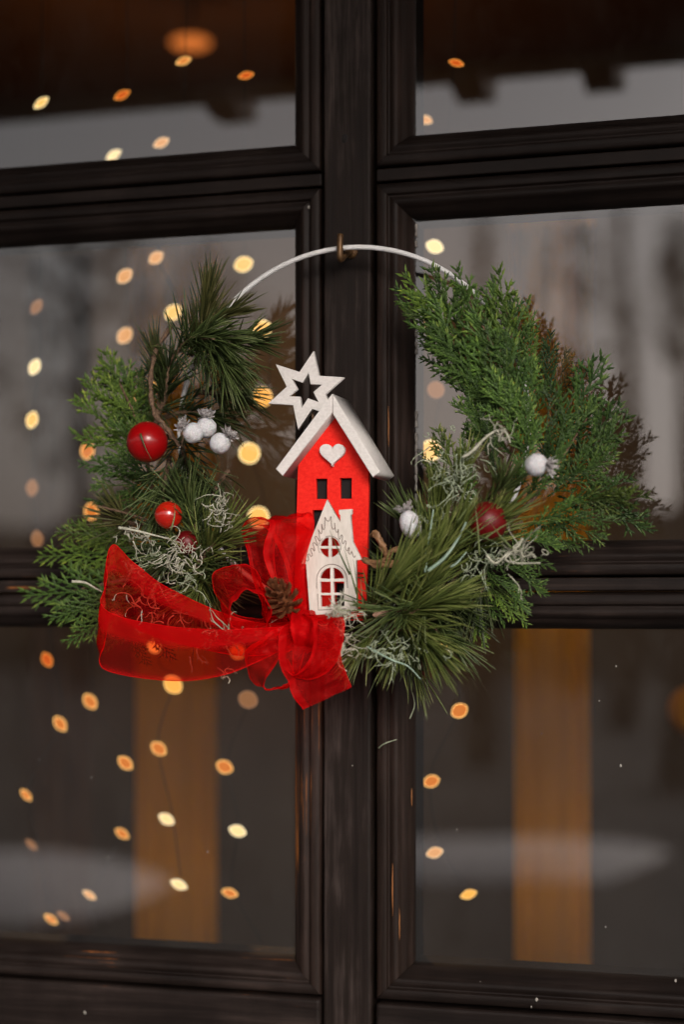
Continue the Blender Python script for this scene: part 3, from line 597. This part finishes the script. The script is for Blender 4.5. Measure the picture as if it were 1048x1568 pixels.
# stems under the right spray
for pts in ([(690, 860), (760, 760), (790, 640), (740, 500), (700, 440)], [(740, 830), (820, 760), (900, 640)], [(255, 860), (235, 760), (215, 660), (180, 580)], [(240, 880), (180, 890), (110, 905)]):
    G = Geo(); G.tube(catmull([P(a, b, -.042) for a, b in pts], 24), lambda t: .0021*(1.1-t*.8), 7); G.out('cypress_stem', M['bark'], wr)

# pine sprigs
DB = (.85, .62, .62); DP = (.55, .55, .55); OG = (1.45, 1.3, 1.05)  # DP carries shade of inner sprigs; OG is olive, brightened where light falls
for kw in [
    dict(b=(300, 560), t=(318, 462), n=120, L=76, bd=-.045, td=-.06, spread=(8, 38), droop=-.02, tint=DB),
    dict(b=(292, 545), t=(350, 480), n=70, L=66, bd=-.045, td=-.055, spread=(10, 40), droop=.0, tint=DB),
    dict(b=(255, 560), t=(330, 520), n=150, L=98, bd=-.055, td=-.08, spread=(15, 70), droop=.16, tint=MD, bend=(290, 520)),
    dict(b=(290, 520), t=(345, 560), n=120, L=88, bd=-.05, td=-.075, spread=(10, 65), droop=.2, tint=MD),
    dict(b=(300, 530), t=(385, 520), n=80, L=72, bd=-.04, td=-.05, spread=(10, 60), droop=.08, tint=DP),
    dict(b=(240, 640), t=(238, 550), n=70, L=62, bd=-.045, td=-.05, spread=(10, 40), droop=-.02, tint=DB),
    dict(b=(238, 650), t=(258, 560), n=80, L=78, bd=-.04, td=-.06, spread=(20, 75), droop=.1, tint=DP),
    dict(b=(300, 600), t=(360, 600), n=90, L=78, bd=-.03, td=-.035, spread=(20, 70), droop=.1, tint=DP),
    dict(b=(250, 640), t=(330, 640), n=90, L=70, bd=-.035, td=-.04, spread=(20, 80), droop=.1, tint=DP),
    dict(b=(280, 650), t=(300, 740), n=130, L=86, bd=-.045, td=-.06, spread=(20, 80), droop=.1, tint=DP),
    dict(b=(260, 700), t=(250, 780), n=120, L=80, bd=-.05, td=-.07, spread=(20, 80), droop=.15, tint=MD),
    dict(b=(300, 860), t=(285, 770), n=120, L=92, bd=-.05, td=-.07, spread=(20, 75), droop=.05, tint=MD),
    dict(b=(350, 720), t=(300, 800), n=80, L=80, bd=-.04, td=-.05, spread=(20, 80), droop=.1, tint=DP),
    dict(b=(290, 900), t=(340, 820), n=120, L=88, bd=-.06, td=-.085, spread=(15, 65), droop=.0, tint=OG),
    dict(b=(340, 820), t=(260, 850), n=120, L=86, bd=-.05, td=-.07, spread=(20, 80), droop=.1, tint=MD),
    dict(b=(330, 830), t=(300, 920), n=130, L=80, bd=-.055, td=-.075, spread=(20, 80), droop=.12, tint=OG),
    dict(b=(250, 850), t=(330, 900), n=110, L=82, bd=-.05, td=-.065, spread=(20, 80), droop=.1, tint=DP),
    dict(b=(240, 800), t=(180, 790), n=60, L=70, bd=-.04, td=-.05, spread=(20, 70), droop=.0, tint=DB),
    dict(b=(380, 900), t=(330, 870), n=80, L=70, bd=-.04, td=-.06, spread=(20, 80), droop=.0, tint=MD),
    # right-hand mass
    dict(b=(560, 950), t=(610, 880), n=120, L=112, bd=-.075, td=-.10, spread=(5, 36), droop=-.06, tint=OG),
    dict(b=(600, 950), t=(660, 860), n=130, L=110, bd=-.07, td=-.095, spread=(5, 38), droop=-.02, tint=OG, bud=True),
    dict(b=(640, 930), t=(690, 830), n=130, L=100, bd=-.065, td=-.09, spread=(8, 42), droop=.02, tint=OG, bud=True),
    dict(b=(690, 900), t=(755, 800), n=120, L=96, bd=-.055, td=-.08, spread=(10, 50), droop=.04, tint=OG),
    dict(b=(690, 860), t=(672, 780), n=90, L=84, bd=-.05, td=-.07, spread=(8, 40), droop=-.06, tint=OG),
    dict(b=(650, 880), t=(640, 810), n=70, L=84, bd=-.05, td=-.07, spread=(6, 34), droop=-.06, tint=MD),
    dict(b=(600, 950), t=(660, 925), n=120, L=104, bd=-.08, td=-.10, spread=(8, 40), droop=.10, tint=OG),
    dict(b=(690, 900), t=(592, 938), n=90, L=86, bd=-.07, td=-.10, spread=(30, 85), droop=.06, tint=MD, bud=True),
    dict(b=(590, 960), t=(650, 980), n=80, L=98, bd=-.08, td=-.095, spread=(8, 42), droop=.12, tint=OG),
    dict(b=(600, 940), t=(562, 980), n=60, L=78, bd=-.075, td=-.09, spread=(8, 45), droop=.10, tint=OG),
    dict(b=(620, 950), t=(606, 990), n=55, L=70, bd=-.07, td=-.085, spread=(10, 50), droop=.12, tint=OG),
    dict(b=(640, 940), t=(655, 995), n=60, L=72, bd=-.065, td=-.085, spread=(10, 50), droop=.12, tint=MD, bud=True),
    dict(b=(620, 930), t=(690, 980), n=70, L=70, bd=-.06, td=-.075, spread=(10, 50), droop=.16, tint=MD),
    dict(b=(600, 900), t=(610, 975), n=110, L=88, bd=-.05, td=-.06, spread=(25, 85), droop=.12, tint=DP),
    dict(b=(640, 900), t=(690, 930), n=140, L=84, bd=-.05, td=-.06, spread=(20, 80), droop=.08, tint=DP),
    dict(b=(740, 870), t=(720, 930), n=90, L=80, bd=-.045, td=-.055, spread=(20, 80), droop=.1, tint=DP),
    dict(b=(720, 780), t=(770, 740), n=60, L=76, bd=-.07, td=-.09, spread=(10, 45), droop=.0, tint=MD),
    dict(b=(700, 790), t=(706, 730), n=50, L=80, bd=-.06, td=-.08, spread=(8, 40), droop=.0, tint=OG),
    dict(b=(800, 800), t=(720, 840), n=90, L=84, bd=-.045, td=-.06, spread=(20, 75), droop=.08, tint=DP),
    dict(b=(630, 980), t=(636, 1020), n=26, L=84, bd=-.05, td=-.06, spread=(5, 30), droop=.1, tint=OG),
    dict(b=(700, 900), t=(590, 880), n=90, L=86, bd=-.045, td=-.055, spread=(20, 75), droop=.0, tint=DP),
]: pine(**kw)

# bare brown twig
G = Geo(); G.tube([Vector(q)+Vector((R(-.0004, .0004), 0, R(-.0004, .0004))) for q in catmull([P(262, 500, -.06), P(240, 535, -.07), P(232, 570, -.082), P(231, 602, -.085), P(236, 632, -.088), P(252, 652, -.09), P(276, 684, -.085)], 40)],
                  lambda t: .0017*(1+.25*math.sin(37*t)), 8); G.out('bare_twig', M['bark'], wr)
G = Geo(); G.tube(catmull([P(150, 775, -.06), P(190, 785, -.065), P(240, 800, -.06)], 14), .0009, 6); G.out('bare_twig', M['bark'], wr)

# curly bleached moss tufts
def moss(c, w_, h_, n, d, m='moss', ln=38, r=.00044, curl=1.0):
    G = Geo()
    for k in range(int(n*1.5)):
        px, py = c[0]+random.gauss(0, .42)*w_, c[1]+random.gauss(0, .42)*h_; p = P(px, py, d+R(-.008, .006)); u = mpp(p)
        dr = Vector((R(-1, 1), R(-.5, .2), R(-1, 1))).normalized(); pts = [p]; st = ln*u/12*R(.5, 1.2)
        tw_ = Vector((R(-1, 1), R(-1, 1), R(-1, 1)))*curl*R(.2, .9)
        for q in range(12):
            dr = (dr+dr.cross(tw_)*.55+Vector((R(-1, 1), R(-1, 1), R(-1, 1)))*.22).normalized(); pts.append(pts[-1]+dr*st)
            if R(0, 1) < .16:
                d2 = (dr+Vector((R(-1, 1), R(-1, 1), R(-1, 1)))*.9).normalized(); G.tube([pts[-1], pts[-1]+d2*st*1.3, pts[-1]+d2*st*2+Vector((0, 0, R(-1, 1)*st))], lambda t: r*.8*(1.05-.8*t), 4)
        G.tube(pts, lambda t: r*(1.1-.75*t), 5)
    return tag(G.out('moss_tuft', M[m], wr), kind='stuff')
moss((275, 850), 34, 30, 34, -.098); moss((215, 822), 40, 14, 12, -.09); moss((335, 775), 18, 26, 12, -.098); moss((345, 800), 14, 22, 6, -.1, ln=30)
moss((225, 860), 36, 24, 14, -.08, 'moss2'); moss((290, 890), 30, 20, 10, -.09, 'moss2')
moss((700, 720), 50, 45, 36, -.085, 'moss2', 34); moss((760, 670), 24, 14, 7, -.095, ln=44); moss((690, 745), 30, 30, 14, -.092, 'moss2', 40)
moss((795, 850), 34, 24, 16, -.095, ln=46); moss((740, 860), 34, 28, 14, -.09, 'moss2', 46); moss((660, 800), 30, 26, 10, -.09, 'moss2', 30)
moss((525, 940), 24, 18, 30, -.112, ln=40); moss((530, 985), 12, 28, 10, -.112, ln=50); moss((600, 1000), 38, 26, 12, -.11, 'moss2', 40); moss((625, 1000), 60, 30, 8, -.105, 'moss2', 34)
moss((260, 940), 60, 22, 9, -.098, ln=60); moss((330, 975), 60, 30, 10, -.1175, 'moss2', ln=55); moss((345, 1035), 26, 10, 3, -.115, ln=34); moss((400, 960), 20, 20, 5, -.1, ln=40)
moss((200, 920), 40, 20, 7, -.098, ln=50)
# longer pale strands
def strand(pts, d, m='moss', r=.0007, name='moss_strand'):
    G = Geo(); G.tube(catmull([P(a, b, d+R(-.003, .003)) for a, b in pts], len(pts)*7), lambda t: r*(1.1-.6*t), 6); G.out(name, M[m], wr)
strand([(182, 808), (205, 812), (230, 818), (262, 826)], -.105, r=.0011); strand([(710, 700), (725, 690), (742, 672), (760, 660), (775, 662), (782, 678)], -.1, r=.0011)
strand([(652, 876), (654, 840), (660, 810), (664, 780)], -.105, 'stem', .001, 'pale_stem'); strand([(656, 874), (680, 855), (700, 828), (714, 800)], -.107, 'stem', .0013, 'pale_stem'); strand([(690, 868), (700, 862), (715, 845)], -.105, 'stem', .0008, 'pale_stem')
strand([(110, 890), (130, 892), (145, 900), (156, 906)], -.07, r=.001); strand([(800, 825), (795, 835), (775, 855), (790, 862), (828, 862)], -.1, r=.001); strand([(745, 850), (760, 862), (782, 842), (800, 826)], -.1, r=.0009)
strand([(522, 1005), (526, 985), (518, 1015), (532, 1028)], -.118, r=.0009); strand([(628, 1100), (635, 1080), (632, 1060)], -.05, r=.0006, m='moss2'); strand([(580, 1145), (590, 1138), (608, 1132)], -.008, r=.0005, m='moss2')
strand([(562, 990), (600, 1010), (625, 1020), (645, 1040)], -.112, r=.0007, m='stem', name='pale_stem')

# ================================================================ ORNAMENTS ON THE WREATH
# --- red house
YF = -0.074; YBk = -0.046
rh = empty('red_house', P(508, 945, YF), 'tall narrow red wooden toy house with white roof and heart at the wreath centre', 'toy house')
def rect(x0, y0, x1, y1): return [(x0, y0), (x1, y0), (x1, y1), (x0, y1)]
plate('wall', [[(450, 950), (456, 712), (509, 630), (565, 712), (561, 950)], rect(484, 733, 501, 764), rect(521, 732, 538.5, 763.5), rect(479, 781, 498, 812), rect(521, 781, 539, 812), rect(514, 893, 542, 932)],
      YF, YF+.0045, M['red'], rh, 0.0005, 2)
plate('body_block', [[(451.5, 949), (457.5, 713), (509, 632), (563.5, 713), (559.5, 949)]], YF+.0062, YF+.0135, M['red'], rh, 0.0005, 1)
tk = 0.0005
box('shade_panel', (P(462, 945, YF).x, YF+.0047, P(500, 945, YF).z), (P(556, 945, YF).x, YF+.0061, P(500, 722, YF).z), simple('shade_black', (0.004, 0.003, 0.003), (0.008, 0.006, 0.006), rough=.9), rh)  # black sheet painted as the shade inside the hollow house
def slab(name, q, y0, y1, m, parent, bev=.0007):
    o = plate(name, [q], y0, y1, m, parent, bev, 2); return o
slab('roof', [(508.6, 603), (508.6, 632), (433, 729), (422, 718)], YF-.014, YBk, M['white'], rh)
slab('roof', [(509.6, 603), (599 - 17, 722), (571, 731), (509.6, 634)], YF-.014, YBk, M['white'], rh)
hrt = []
for i in range(40):
    a = 2*math.pi*i/40; hrt.append((508.5+1.22*16*math.sin(a)**3, 694-1.22*(13*math.cos(a)-5*math.cos(2*a)-2*math.cos(3*a)-math.cos(4*a))*.98))
plate('heart', [hrt], YF-.0042, YF-.0002, M['white'], rh, .0006, 2)
# --- star
def star(cx, cy, Ro, Ri, a0, sq=1.0):
    return [(cx+(Ro if i % 2 == 0 else Ri)*math.cos(math.radians(a0+30*i)), cy-(Ro if i % 2 == 0 else Ri)*math.sin(math.radians(a0+30*i))) for i in range(12)]
st = empty('wooden_star', P(468, 600, -.05), 'white six-pointed wooden star with a star-shaped hole, left of the red house roof', 'star')
plate('star_body', [star(468.5, 598, 61.5, 30, 79), star(467.5, 598, 27, 12.5, 79)], -.058, -.0535, M['white'], st, .0004, 2)
G = Geo(); G.tube([P(478, 625, -.0515), P(486, 690, -.043)], .0012, 6); G.out('stick', M['bark'], st)
# --- small white house
YW = -0.098
wh = empty('white_house', P(508, 942, YW), 'small flat white plywood house with round and arched windows in front of the red house', 'toy house')
Z = lambda x, y: (440+x/7.13, 740+y/7.13)
outl = [Z(*q) for q in [(435, 178), (580, 430), (580, 350), (565, 335), (565, 290), (705, 283), (705, 335), (690, 347), (715, 640), (760, 730), (812, 832), (752, 840), (762, 1400), (248, 1442), (205, 880), (150, 882)]]
def quarter(cx, cy, r, gap, n=8):
    out = []
    for k in range(4):
        a0, a1 = math.radians(90*k), math.radians(90*k+90); da = math.asin(gap/r)
        pts = [(cx+math.cos(a0+da+(a1-a0-2*da)*i/n)*r, cy-math.sin(a0+da+(a1-a0-2*da)*i/n)*r) for i in range(n+1)]
        mx_, my_ = cx+gap*(1 if k in (0, 3) else -1), cy-gap*(1 if k < 2 else -1)
        out.append(pts+[(mx_, my_)])
    return out
holes = quarter(505.2, 838.0, 15.4, 2.0)
xl, xm0, xm1, xr = 490.2, 505.8, 510.2, 526.8
arc = lambda x0, x1, rev: [((508.3+18.6*math.cos(a)), 888.0-19*math.sin(a)) for a in np.linspace(x0, x1, 9)]
a_l = arc(math.radians(97), math.radians(172), 0); a_r = arc(math.radians(8), math.radians(83), 0)
holes += [a_l+[(490.0, 886.4), (505.8, 886.4)][1:], a_r+[(510.4, 886.4)]]
holes += [rect(490.6, 890.6, 506.4, 907.6), rect(510.8, 890.4, 527.2, 907.4), rect(491.4, 911.4, 507.2, 928.8), rect(511.6, 911.2, 527.6, 928.2)]
plate('house_panel', [outl]+holes, YW, YW+.0035, M['ply'], wh, .0002, 1)
def engrave(pts, wpx=0.62, close=False):
    G = Geo(); w3 = [P(a, b, YW-.00005) for a, b in pts]; G.tube(w3, wpx*mpp(w3[0]), 5, close=close); G.out('engraved_line', M['burn'], wh)
zig = [(195, 825), (215, 850), (235, 830), (225, 790), (240, 770), (262, 800), (275, 780), (255, 725), (275, 710), (295, 740), (300, 720), (282, 660), (300, 650), (325, 680), (328, 660), (305, 590), (325, 585), (350, 630), (355, 600),
       (340, 510), (345, 515), (365, 550), (380, 530), (375, 440), (390, 500), (410, 490), (412, 370), (430, 405), (460, 410), (478, 360), (485, 460), (500, 500), (520, 490), (518, 430), (530, 520), (550, 535), (560, 500),
       (560, 590), (575, 610), (590, 565), (605, 580), (600, 640), (615, 660), (632, 625), (645, 650), (635, 700), (655, 740), (672, 700), (680, 715), (670, 755), (690, 775), (705, 740), (720, 790), (735, 810), (745, 790)]
engrave([tuple(q[:2]) for q in catmull([(*Z(*q), 0) for q in zig], 160)])
engrave([(505.2+17.5*math.cos(a), 838+17.5*math.sin(a)) for a in np.linspace(math.radians(150), math.radians(230), 10)], .5)
engrave([(505.2+17.2*math.cos(a), 838+17.2*math.sin(a)) for a in np.linspace(math.radians(-110), math.radians(40), 16)], .5)
engrave([(485.2, 901)]+[(508.5+23.3*math.cos(a), 888-24*math.sin(a)) for a in np.linspace(math.pi, 0, 22)]+[(532.5, 900)], .6)
engrave([(486.4, 909), (487.6, 934), (530, 932)], .6)

# --- baubles
def bauble(px, py, r, d, m, label, cap=True, capdir=(0, 0, 1)):
    c = P(px, py, d); rr = r*mpp(c); e = empty('bauble', c, label, 'bauble', 'red baubles tucked in the wreath'); G = Geo()
    ax = Vector(capdir).normalized(); G.ball(c, rr, 40, 24, fn=lambda q, th, ph: rr*(1-.025*math.exp(-(th/.3)**2)), axis=ax); G.out('ball', M[m], e)
    G = Geo(); G.tube([c+ax*rr*.93, c+ax*rr*1.1], rr*.16, 12); G.out('cap', M['hook'], e)
bauble(225.5, 677, 31.5, -.092, 'bauble', 'large glossy red bauble on the left beside the cypress', capdir=(.8, .7, .3))
bauble(258, 789, 21.5, -.092, 'apple', 'small red-orange bauble below the large glossy one', capdir=(.1, .3, 1))
bauble(286, 831, 18.5, -.078, 'bauble2', 'small dark red bauble half hidden behind white moss', capdir=(.6, .6, -.3))
bauble(746, 799, 31, -.086, 'bauble2', 'large matte dark red bauble half hidden by needles on the right', capdir=(-.7, .7, .3))
# needles in front of the baubles
for b, t, d, tn in [((232, 700), (214, 664), -.112, DP), ((700, 840), (770, 800), -.106, OG)]:
    pass
for pts in ([(215, 664), (222, 684), (233, 706)], ):
    G = Geo(); G.tube(catmull([P(a, b, -.109) for a, b in pts], 8), lambda t: .0008*(1.1-t), 4, .3); o = G.out('needle', M['pine'], wr)
for px, py, qx, qy in [(262, 812, 268, 770), (700, 835, 766, 790), (712, 812, 790, 842), (735, 850, 726, 760), (700, 800, 742, 742), (785, 840, 752, 800), (740, 826, 800, 790), (536, 880, 505, 812), (547, 910, 527, 838), (548, 930, 541, 855), (560, 950, 552, 880)]:
    G = Geo(); d = -.106 if px > 600 or px < 300 else -.1065; G.tube(catmull([P(px, py, d), P((px+qx)/2+R(-3, 3), (py+qy)/2, d-.003), P(qx, qy, d)], 8), lambda t: .0008*(1.1-t), 4, R(.3, .8)); G.out('needle', M['pine'], wr)

# --- frosted berries
def berry(px, py, r, d, cd_, label, fuzzy=False, long_=1.0):
    c = P(px, py, d); rr = r*mpp(c); e = empty('frosted_berry', c, label, 'berry', 'white frosted berries in the wreath'); ax = (RT*cd_[0]+UP*cd_[1]-FW*cd_[2]).normalized()
    G = Geo(); sd0 = R(0, 50)
    G.ball(c, rr, 36, 24, fn=lambda q, th, ph: Vector((q.x, q.y, q.z*long_))*rr*.90*(1+.05*noise.noise(q*2.5+Vector((sd0, 0, 0)))+.05*noise.noise(q*9+Vector((0, sd0, 0)))+.025*noise.noise(q*22)), axis=ax); G.out('berry_body', M['frost'], e)
    G = Geo(); top = c+ax*rr*.92*long_; o1 = ax.orthogonal().normalized(); o2 = ax.cross(o1)
    for ring, (n, tilt, L) in enumerate(((8, 62, .95), (7, 35, .8), (9, 88, .62))):
        for k in range(n):
            a = 2*math.pi*(k+R(-.2, .2))/n; o = o1*math.cos(a)+o2*math.sin(a); t_ = math.radians(tilt+R(-14, 14)); dd = ax*math.cos(t_)+o*math.sin(t_); s = ax.cross(o)
            b0 = top+o*rr*.12; b1 = b0+dd*rr*L*.55; b2 = b0+(dd+ax*R(-.1, .4)).normalized()*rr*L; wv_ = rr*R(.12, .22); i = len(G.V)
            q = ax*rr*.06
            G.V += [b0-s*wv_*.6, b0+s*wv_*.6, b1+s*wv_, b2+s*wv_*.4+q, b2-s*wv_*.4-q, b1-s*wv_]; G.A += [.5]*6; G.F.append(tuple(range(i, i+6)))
            for z_ in range(3): G.ball(b0.lerp(b2, R(.2, 1))+s*wv_*R(-1, 1), rr*R(.04, .09), 5, 4)
    G.out('calyx', M['silver'], e, False)
berry(296, 663, 17.5, -.098, (-.75, .55, .25), 'white frosted berry nearest the large red bauble')
berry(316, 655, 17.5, -.090, (.0, 1, .1), 'white frosted berry in the middle of the three, set behind')
berry(337, 679, 17.8, -.098, (.7, .75, .2), 'white frosted berry lowest and rightmost of the three beside the left bauble')
berry(822, 712, 19.5, -.108, (.85, -.1, .35), 'lone white frosted berry among the cypress on the right')
berry(629, 803, 18, -.098, (-.35, .9, .15), 'elongated white frosted berry just right of the red house', long_=1.35)

# --- pine cone
cc = P(434, 918, -.112); e = empty('pine_cone', cc, 'small brown open pine cone between the red ribbon loops', 'pine cone')
ax = (-FW*.45+UP*.75-RT*.45).normalized(); o1 = ax.orthogonal().normalized(); o2 = ax.cross(o1)
V = []; F = []
for i, (x, wdt, h) in enumerate([(0, .22, .03), (.35, .3, .06), (.7, .52, .12), (.92, .5, .2), (1.05, .22, .24)]):
    for s_, hh_ in ((-1, 0), (0, .10), (1, 0)): V.append((x, s_*wdt*.5, h+hh_))
    for s_, hh_ in ((1, 0), (0, .0), (-1, 0)): V.append((x, s_*wdt*.5, h+hh_-.09))
for i in range(4):
    for j in range(6): F.append((i*6+j, i*6+(j+1) % 6, i*6+6+(j+1) % 6, i*6+6+j))
F += [tuple(range(5, -1, -1)), tuple(range(24, 30))]
sme = bpy.data.meshes.new('cone_scale'); sme.from_pydata(V, [], F); sme.materials.append(M['cone'])
G = Geo(); G.ball(cc, .006, 10, 8, fn=lambda d, th, ph: Vector((d.x*.005, d.y*.005, d.z*.012)), axis=ax); G.out('core', M['cone'], e)
for k in range(46):
    t = k/45; a = k*2.39996; h = -.010+.022*t; rr = .0036*math.sqrt(max(.05, 1-(2*t-.9)**2*.8)); el = math.radians(-15+80*t)
    o = o1*math.cos(a)+o2*math.sin(a); x = (o*math.cos(el)+ax*math.sin(el)).normalized(); y = ax.cross(o).normalized(); z = x.cross(y)
    L = .0098*(1-.55*abs(t-.35)); ob = bpy.data.objects.new('cone_scale', sme); link(ob, e)
    ob.matrix_basis = Matrix.Translation(cc+ax*h+o*rr) @ Matrix((x*L, y*L*.95, z*L)).transposed().to_4x4()

# --- dried pods between the red house and the pine
def pod(pts, w_, d, label):
    path = [Vector(q) for q in catmull([P(a, b, d+dd) for a, b, dd in pts], 18)]; V = []; F = []; k = 8
    c0 = path[0]; e = empty('dried_pod', c0, label, 'dried pod')
    for i, p in enumerate(path):
        t = (path[min(i+1, 18)]-path[max(i-1, 0)]).normalized(); s = t.cross(FW).normalized(); n_ = s.cross(t); ww = w_*mpp(p)*math.sin(math.pi*min(1, .12+i/18*.86))**.6
        for j in range(k+1):
            a = math.pi*(j/k-.5)*1.3; V.append(p+s*ww*math.sin(a)*.62*(1+.25*math.sin(i*1.3))+n_*ww*.16*math.cos(a)*(-1)+Vector((R(-1, 1), 0, R(-1, 1)))*.0006+n_*.0012*math.sin(i*.9)*math.cos(j*1.1))
    for i in range(18):
        for j in range(k): q = i*(k+1)+j; F.append((q, q+1, q+k+2, q+k+1))
    o = mesh('husk', V, F, M['pod'], e, True); md = o.modifiers.new('thick', 'SOLIDIFY'); md.thickness = .0009; md.offset = 0
pod([(570, 822, 0), (574, 816, -.004), (583, 830, -.006), (590, 846, -.003), (600, 862, 0)], 7, -.092, 'curled tan dried husk standing right of the red house')
pod([(612, 838, 0), (604, 842, -.005), (594, 850, -.005), (580, 868, -.002)], 5, -.090, 'small tan husk leaning left behind the standing one')
pod([(556, 856, 0), (578, 864, -.004), (606, 863, -.005), (636, 855, -.002)], 8, -.098, 'flat brown dried husk lying beside the small white house')

# --- red organza bow
bow = empty('ribbon_bow', P(455, 965, -.1), 'sheer red organza ribbon bow with one long loop reaching far left', 'ribbon')
def ribbon(A_, B_, name='ribbon_loop', n=70, k=12, bulge=.0, ripple=.0012, m='organza', hem=True):
    ca = catmull([P(*q) for q in A_], n); cb = catmull([P(*q) for q in B_], n); V = []; F = []; U = []; ph = R(0, 6)
    for i in range(n+1):
        a, b = Vector(ca[i]), Vector(cb[i]); t = (Vector(ca[min(i+1, n)])-Vector(ca[max(i-1, 0)])); nn_ = t.cross(b-a)
        nn_ = nn_.normalized() if nn_.length > 1e-9 else -FW
        for j in range(k+1):
            v = j/k; q = a.lerp(b, v)+nn_*(bulge*math.sin(math.pi*v)+ripple*math.sin(v*11+ph+i*.11)*math.sin(math.pi*v)+ripple*.8*math.sin(i*.33+v*3)+.0030*noise.noise(Vector((i*.13+ph*7, v*1.7, ph)))*min(1, i/6, (n-i)/6)+.0012*noise.noise(Vector((i*.33+ph*3, v*4.5, ph))))
            V.append(q); U.append((v, i/n*3))
    for i in range(n):
        for j in range(k): q = i*(k+1)+j; F.append((q, q+1, q+k+2, q+k+1))
    o = mesh(name, V, F, M[m], bow, True, uv=U)
    if hem:
        for j in (0, k):
            H = [V[i*(k+1)+j] for i in range(n+1)]; G = Geo(); G.tube(H, .00028, 6); h = G.out('hem', M['hem'], o)
    return o
# long left loop, back leg then front leg
ribbon([(450, 952, -.085), (400, 954, -.100), (340, 938, -.106), (250, 896, -.108), (205, 862, -.108), (173, 834, -.108), (162, 880, -.116), (162, 934, -.124), (250, 958, -.130), (340, 964, -.130), (400, 962, -.124), (452, 958, -.10)],
       [(450, 990, -.086), (400, 1003, -.100), (340, 1000, -.106), (250, 978, -.108), (210, 962, -.108), (170, 940, -.110), (158, 985, -.118), (160, 1025, -.126), (260, 1042, -.130), (340, 1034, -.130), (400, 1010, -.124), (452, 984, -.10)], n=110, ripple=.0012, m='sheer')
# round loop with the dark opening
ribbon([(446, 968, -.104), (400, 966, -.122), (356, 958, -.128), (352, 925, -.128), (375, 905, -.126), (402, 912, -.124), (412, 938, -.12), (408, 968, -.11), (440, 975, -.10)],
       [(440, 945, -.085), (390, 945, -.088), (342, 932, -.09), (327, 888, -.09), (350, 867, -.088), (385, 868, -.086), (402, 892, -.084), (405, 930, -.084), (440, 950, -.085)], n=90, ripple=.0007)
# upright loop in front of the red house
ribbon([(420, 962, -.085), (394, 905, -.082), (380, 850, -.082), (371, 806, -.086), (392, 795, -.100), (414, 800, -.110), (404, 850, -.112), (425, 905, -.110), (448, 960, -.102)],
       [(452, 958, -.083), (428, 900, -.080), (420, 850, -.080), (430, 799, -.082), (455, 792, -.094), (481, 797, -.104), (470, 850, -.108), (466, 905, -.108), (472, 958, -.102)], n=90, ripple=.0016)
ribbon([(452, 955, -.09), (446, 900, -.094), (432, 850, -.098), (412, 812, -.10), (396, 802, -.104)], [(476, 950, -.09), (480, 900, -.09), (482, 850, -.092), (478, 815, -.095), (460, 800, -.10)], n=50, ripple=.0014)
# lower left loop
ribbon([(458, 955, -.106), (425, 962, -.118), (398, 980, -.124), (375, 1002, -.122), (388, 1045, -.112), (420, 1056, -.104), (446, 1040, -.098), (448, 990, -.094)],
       [(472, 985, -.108), (445, 995, -.12), (428, 1008, -.126), (412, 1030, -.124), (404, 1050, -.112), (424, 1054, -.102), (452, 1040, -.096), (470, 990, -.094)], n=80, ripple=.0006)
# two lower tails
ribbon([(440, 955, -.110), (428, 975, -.122), (430, 1015, -.126), (446, 1055, -.124), (464, 1087, -.12)], [(500, 945, -.112), (519, 965, -.124), (522, 1000, -.128), (528, 1028, -.126), (538, 1052, -.122)], 'ribbon_tail', n=50, ripple=.0011)
ribbon([(450, 950, -.112), (470, 938, -.13), (482, 965, -.136), (474, 1010, -.134), (445, 1035, -.128), (425, 1000, -.12)], [(490, 950, -.112), (524, 952, -.128), (522, 995, -.134), (500, 1030, -.13), (460, 1040, -.126), (440, 1010, -.12)], 'ribbon_loop', n=60, ripple=.0012)
# knot
ribbon([(448, 935, -.105), (446, 955, -.128), (450, 985, -.128), (452, 1000, -.105)], [(482, 935, -.105), (486, 952, -.132), (484, 982, -.132), (478, 1000, -.105)], 'knot', n=24, ripple=.0014, m='hem')
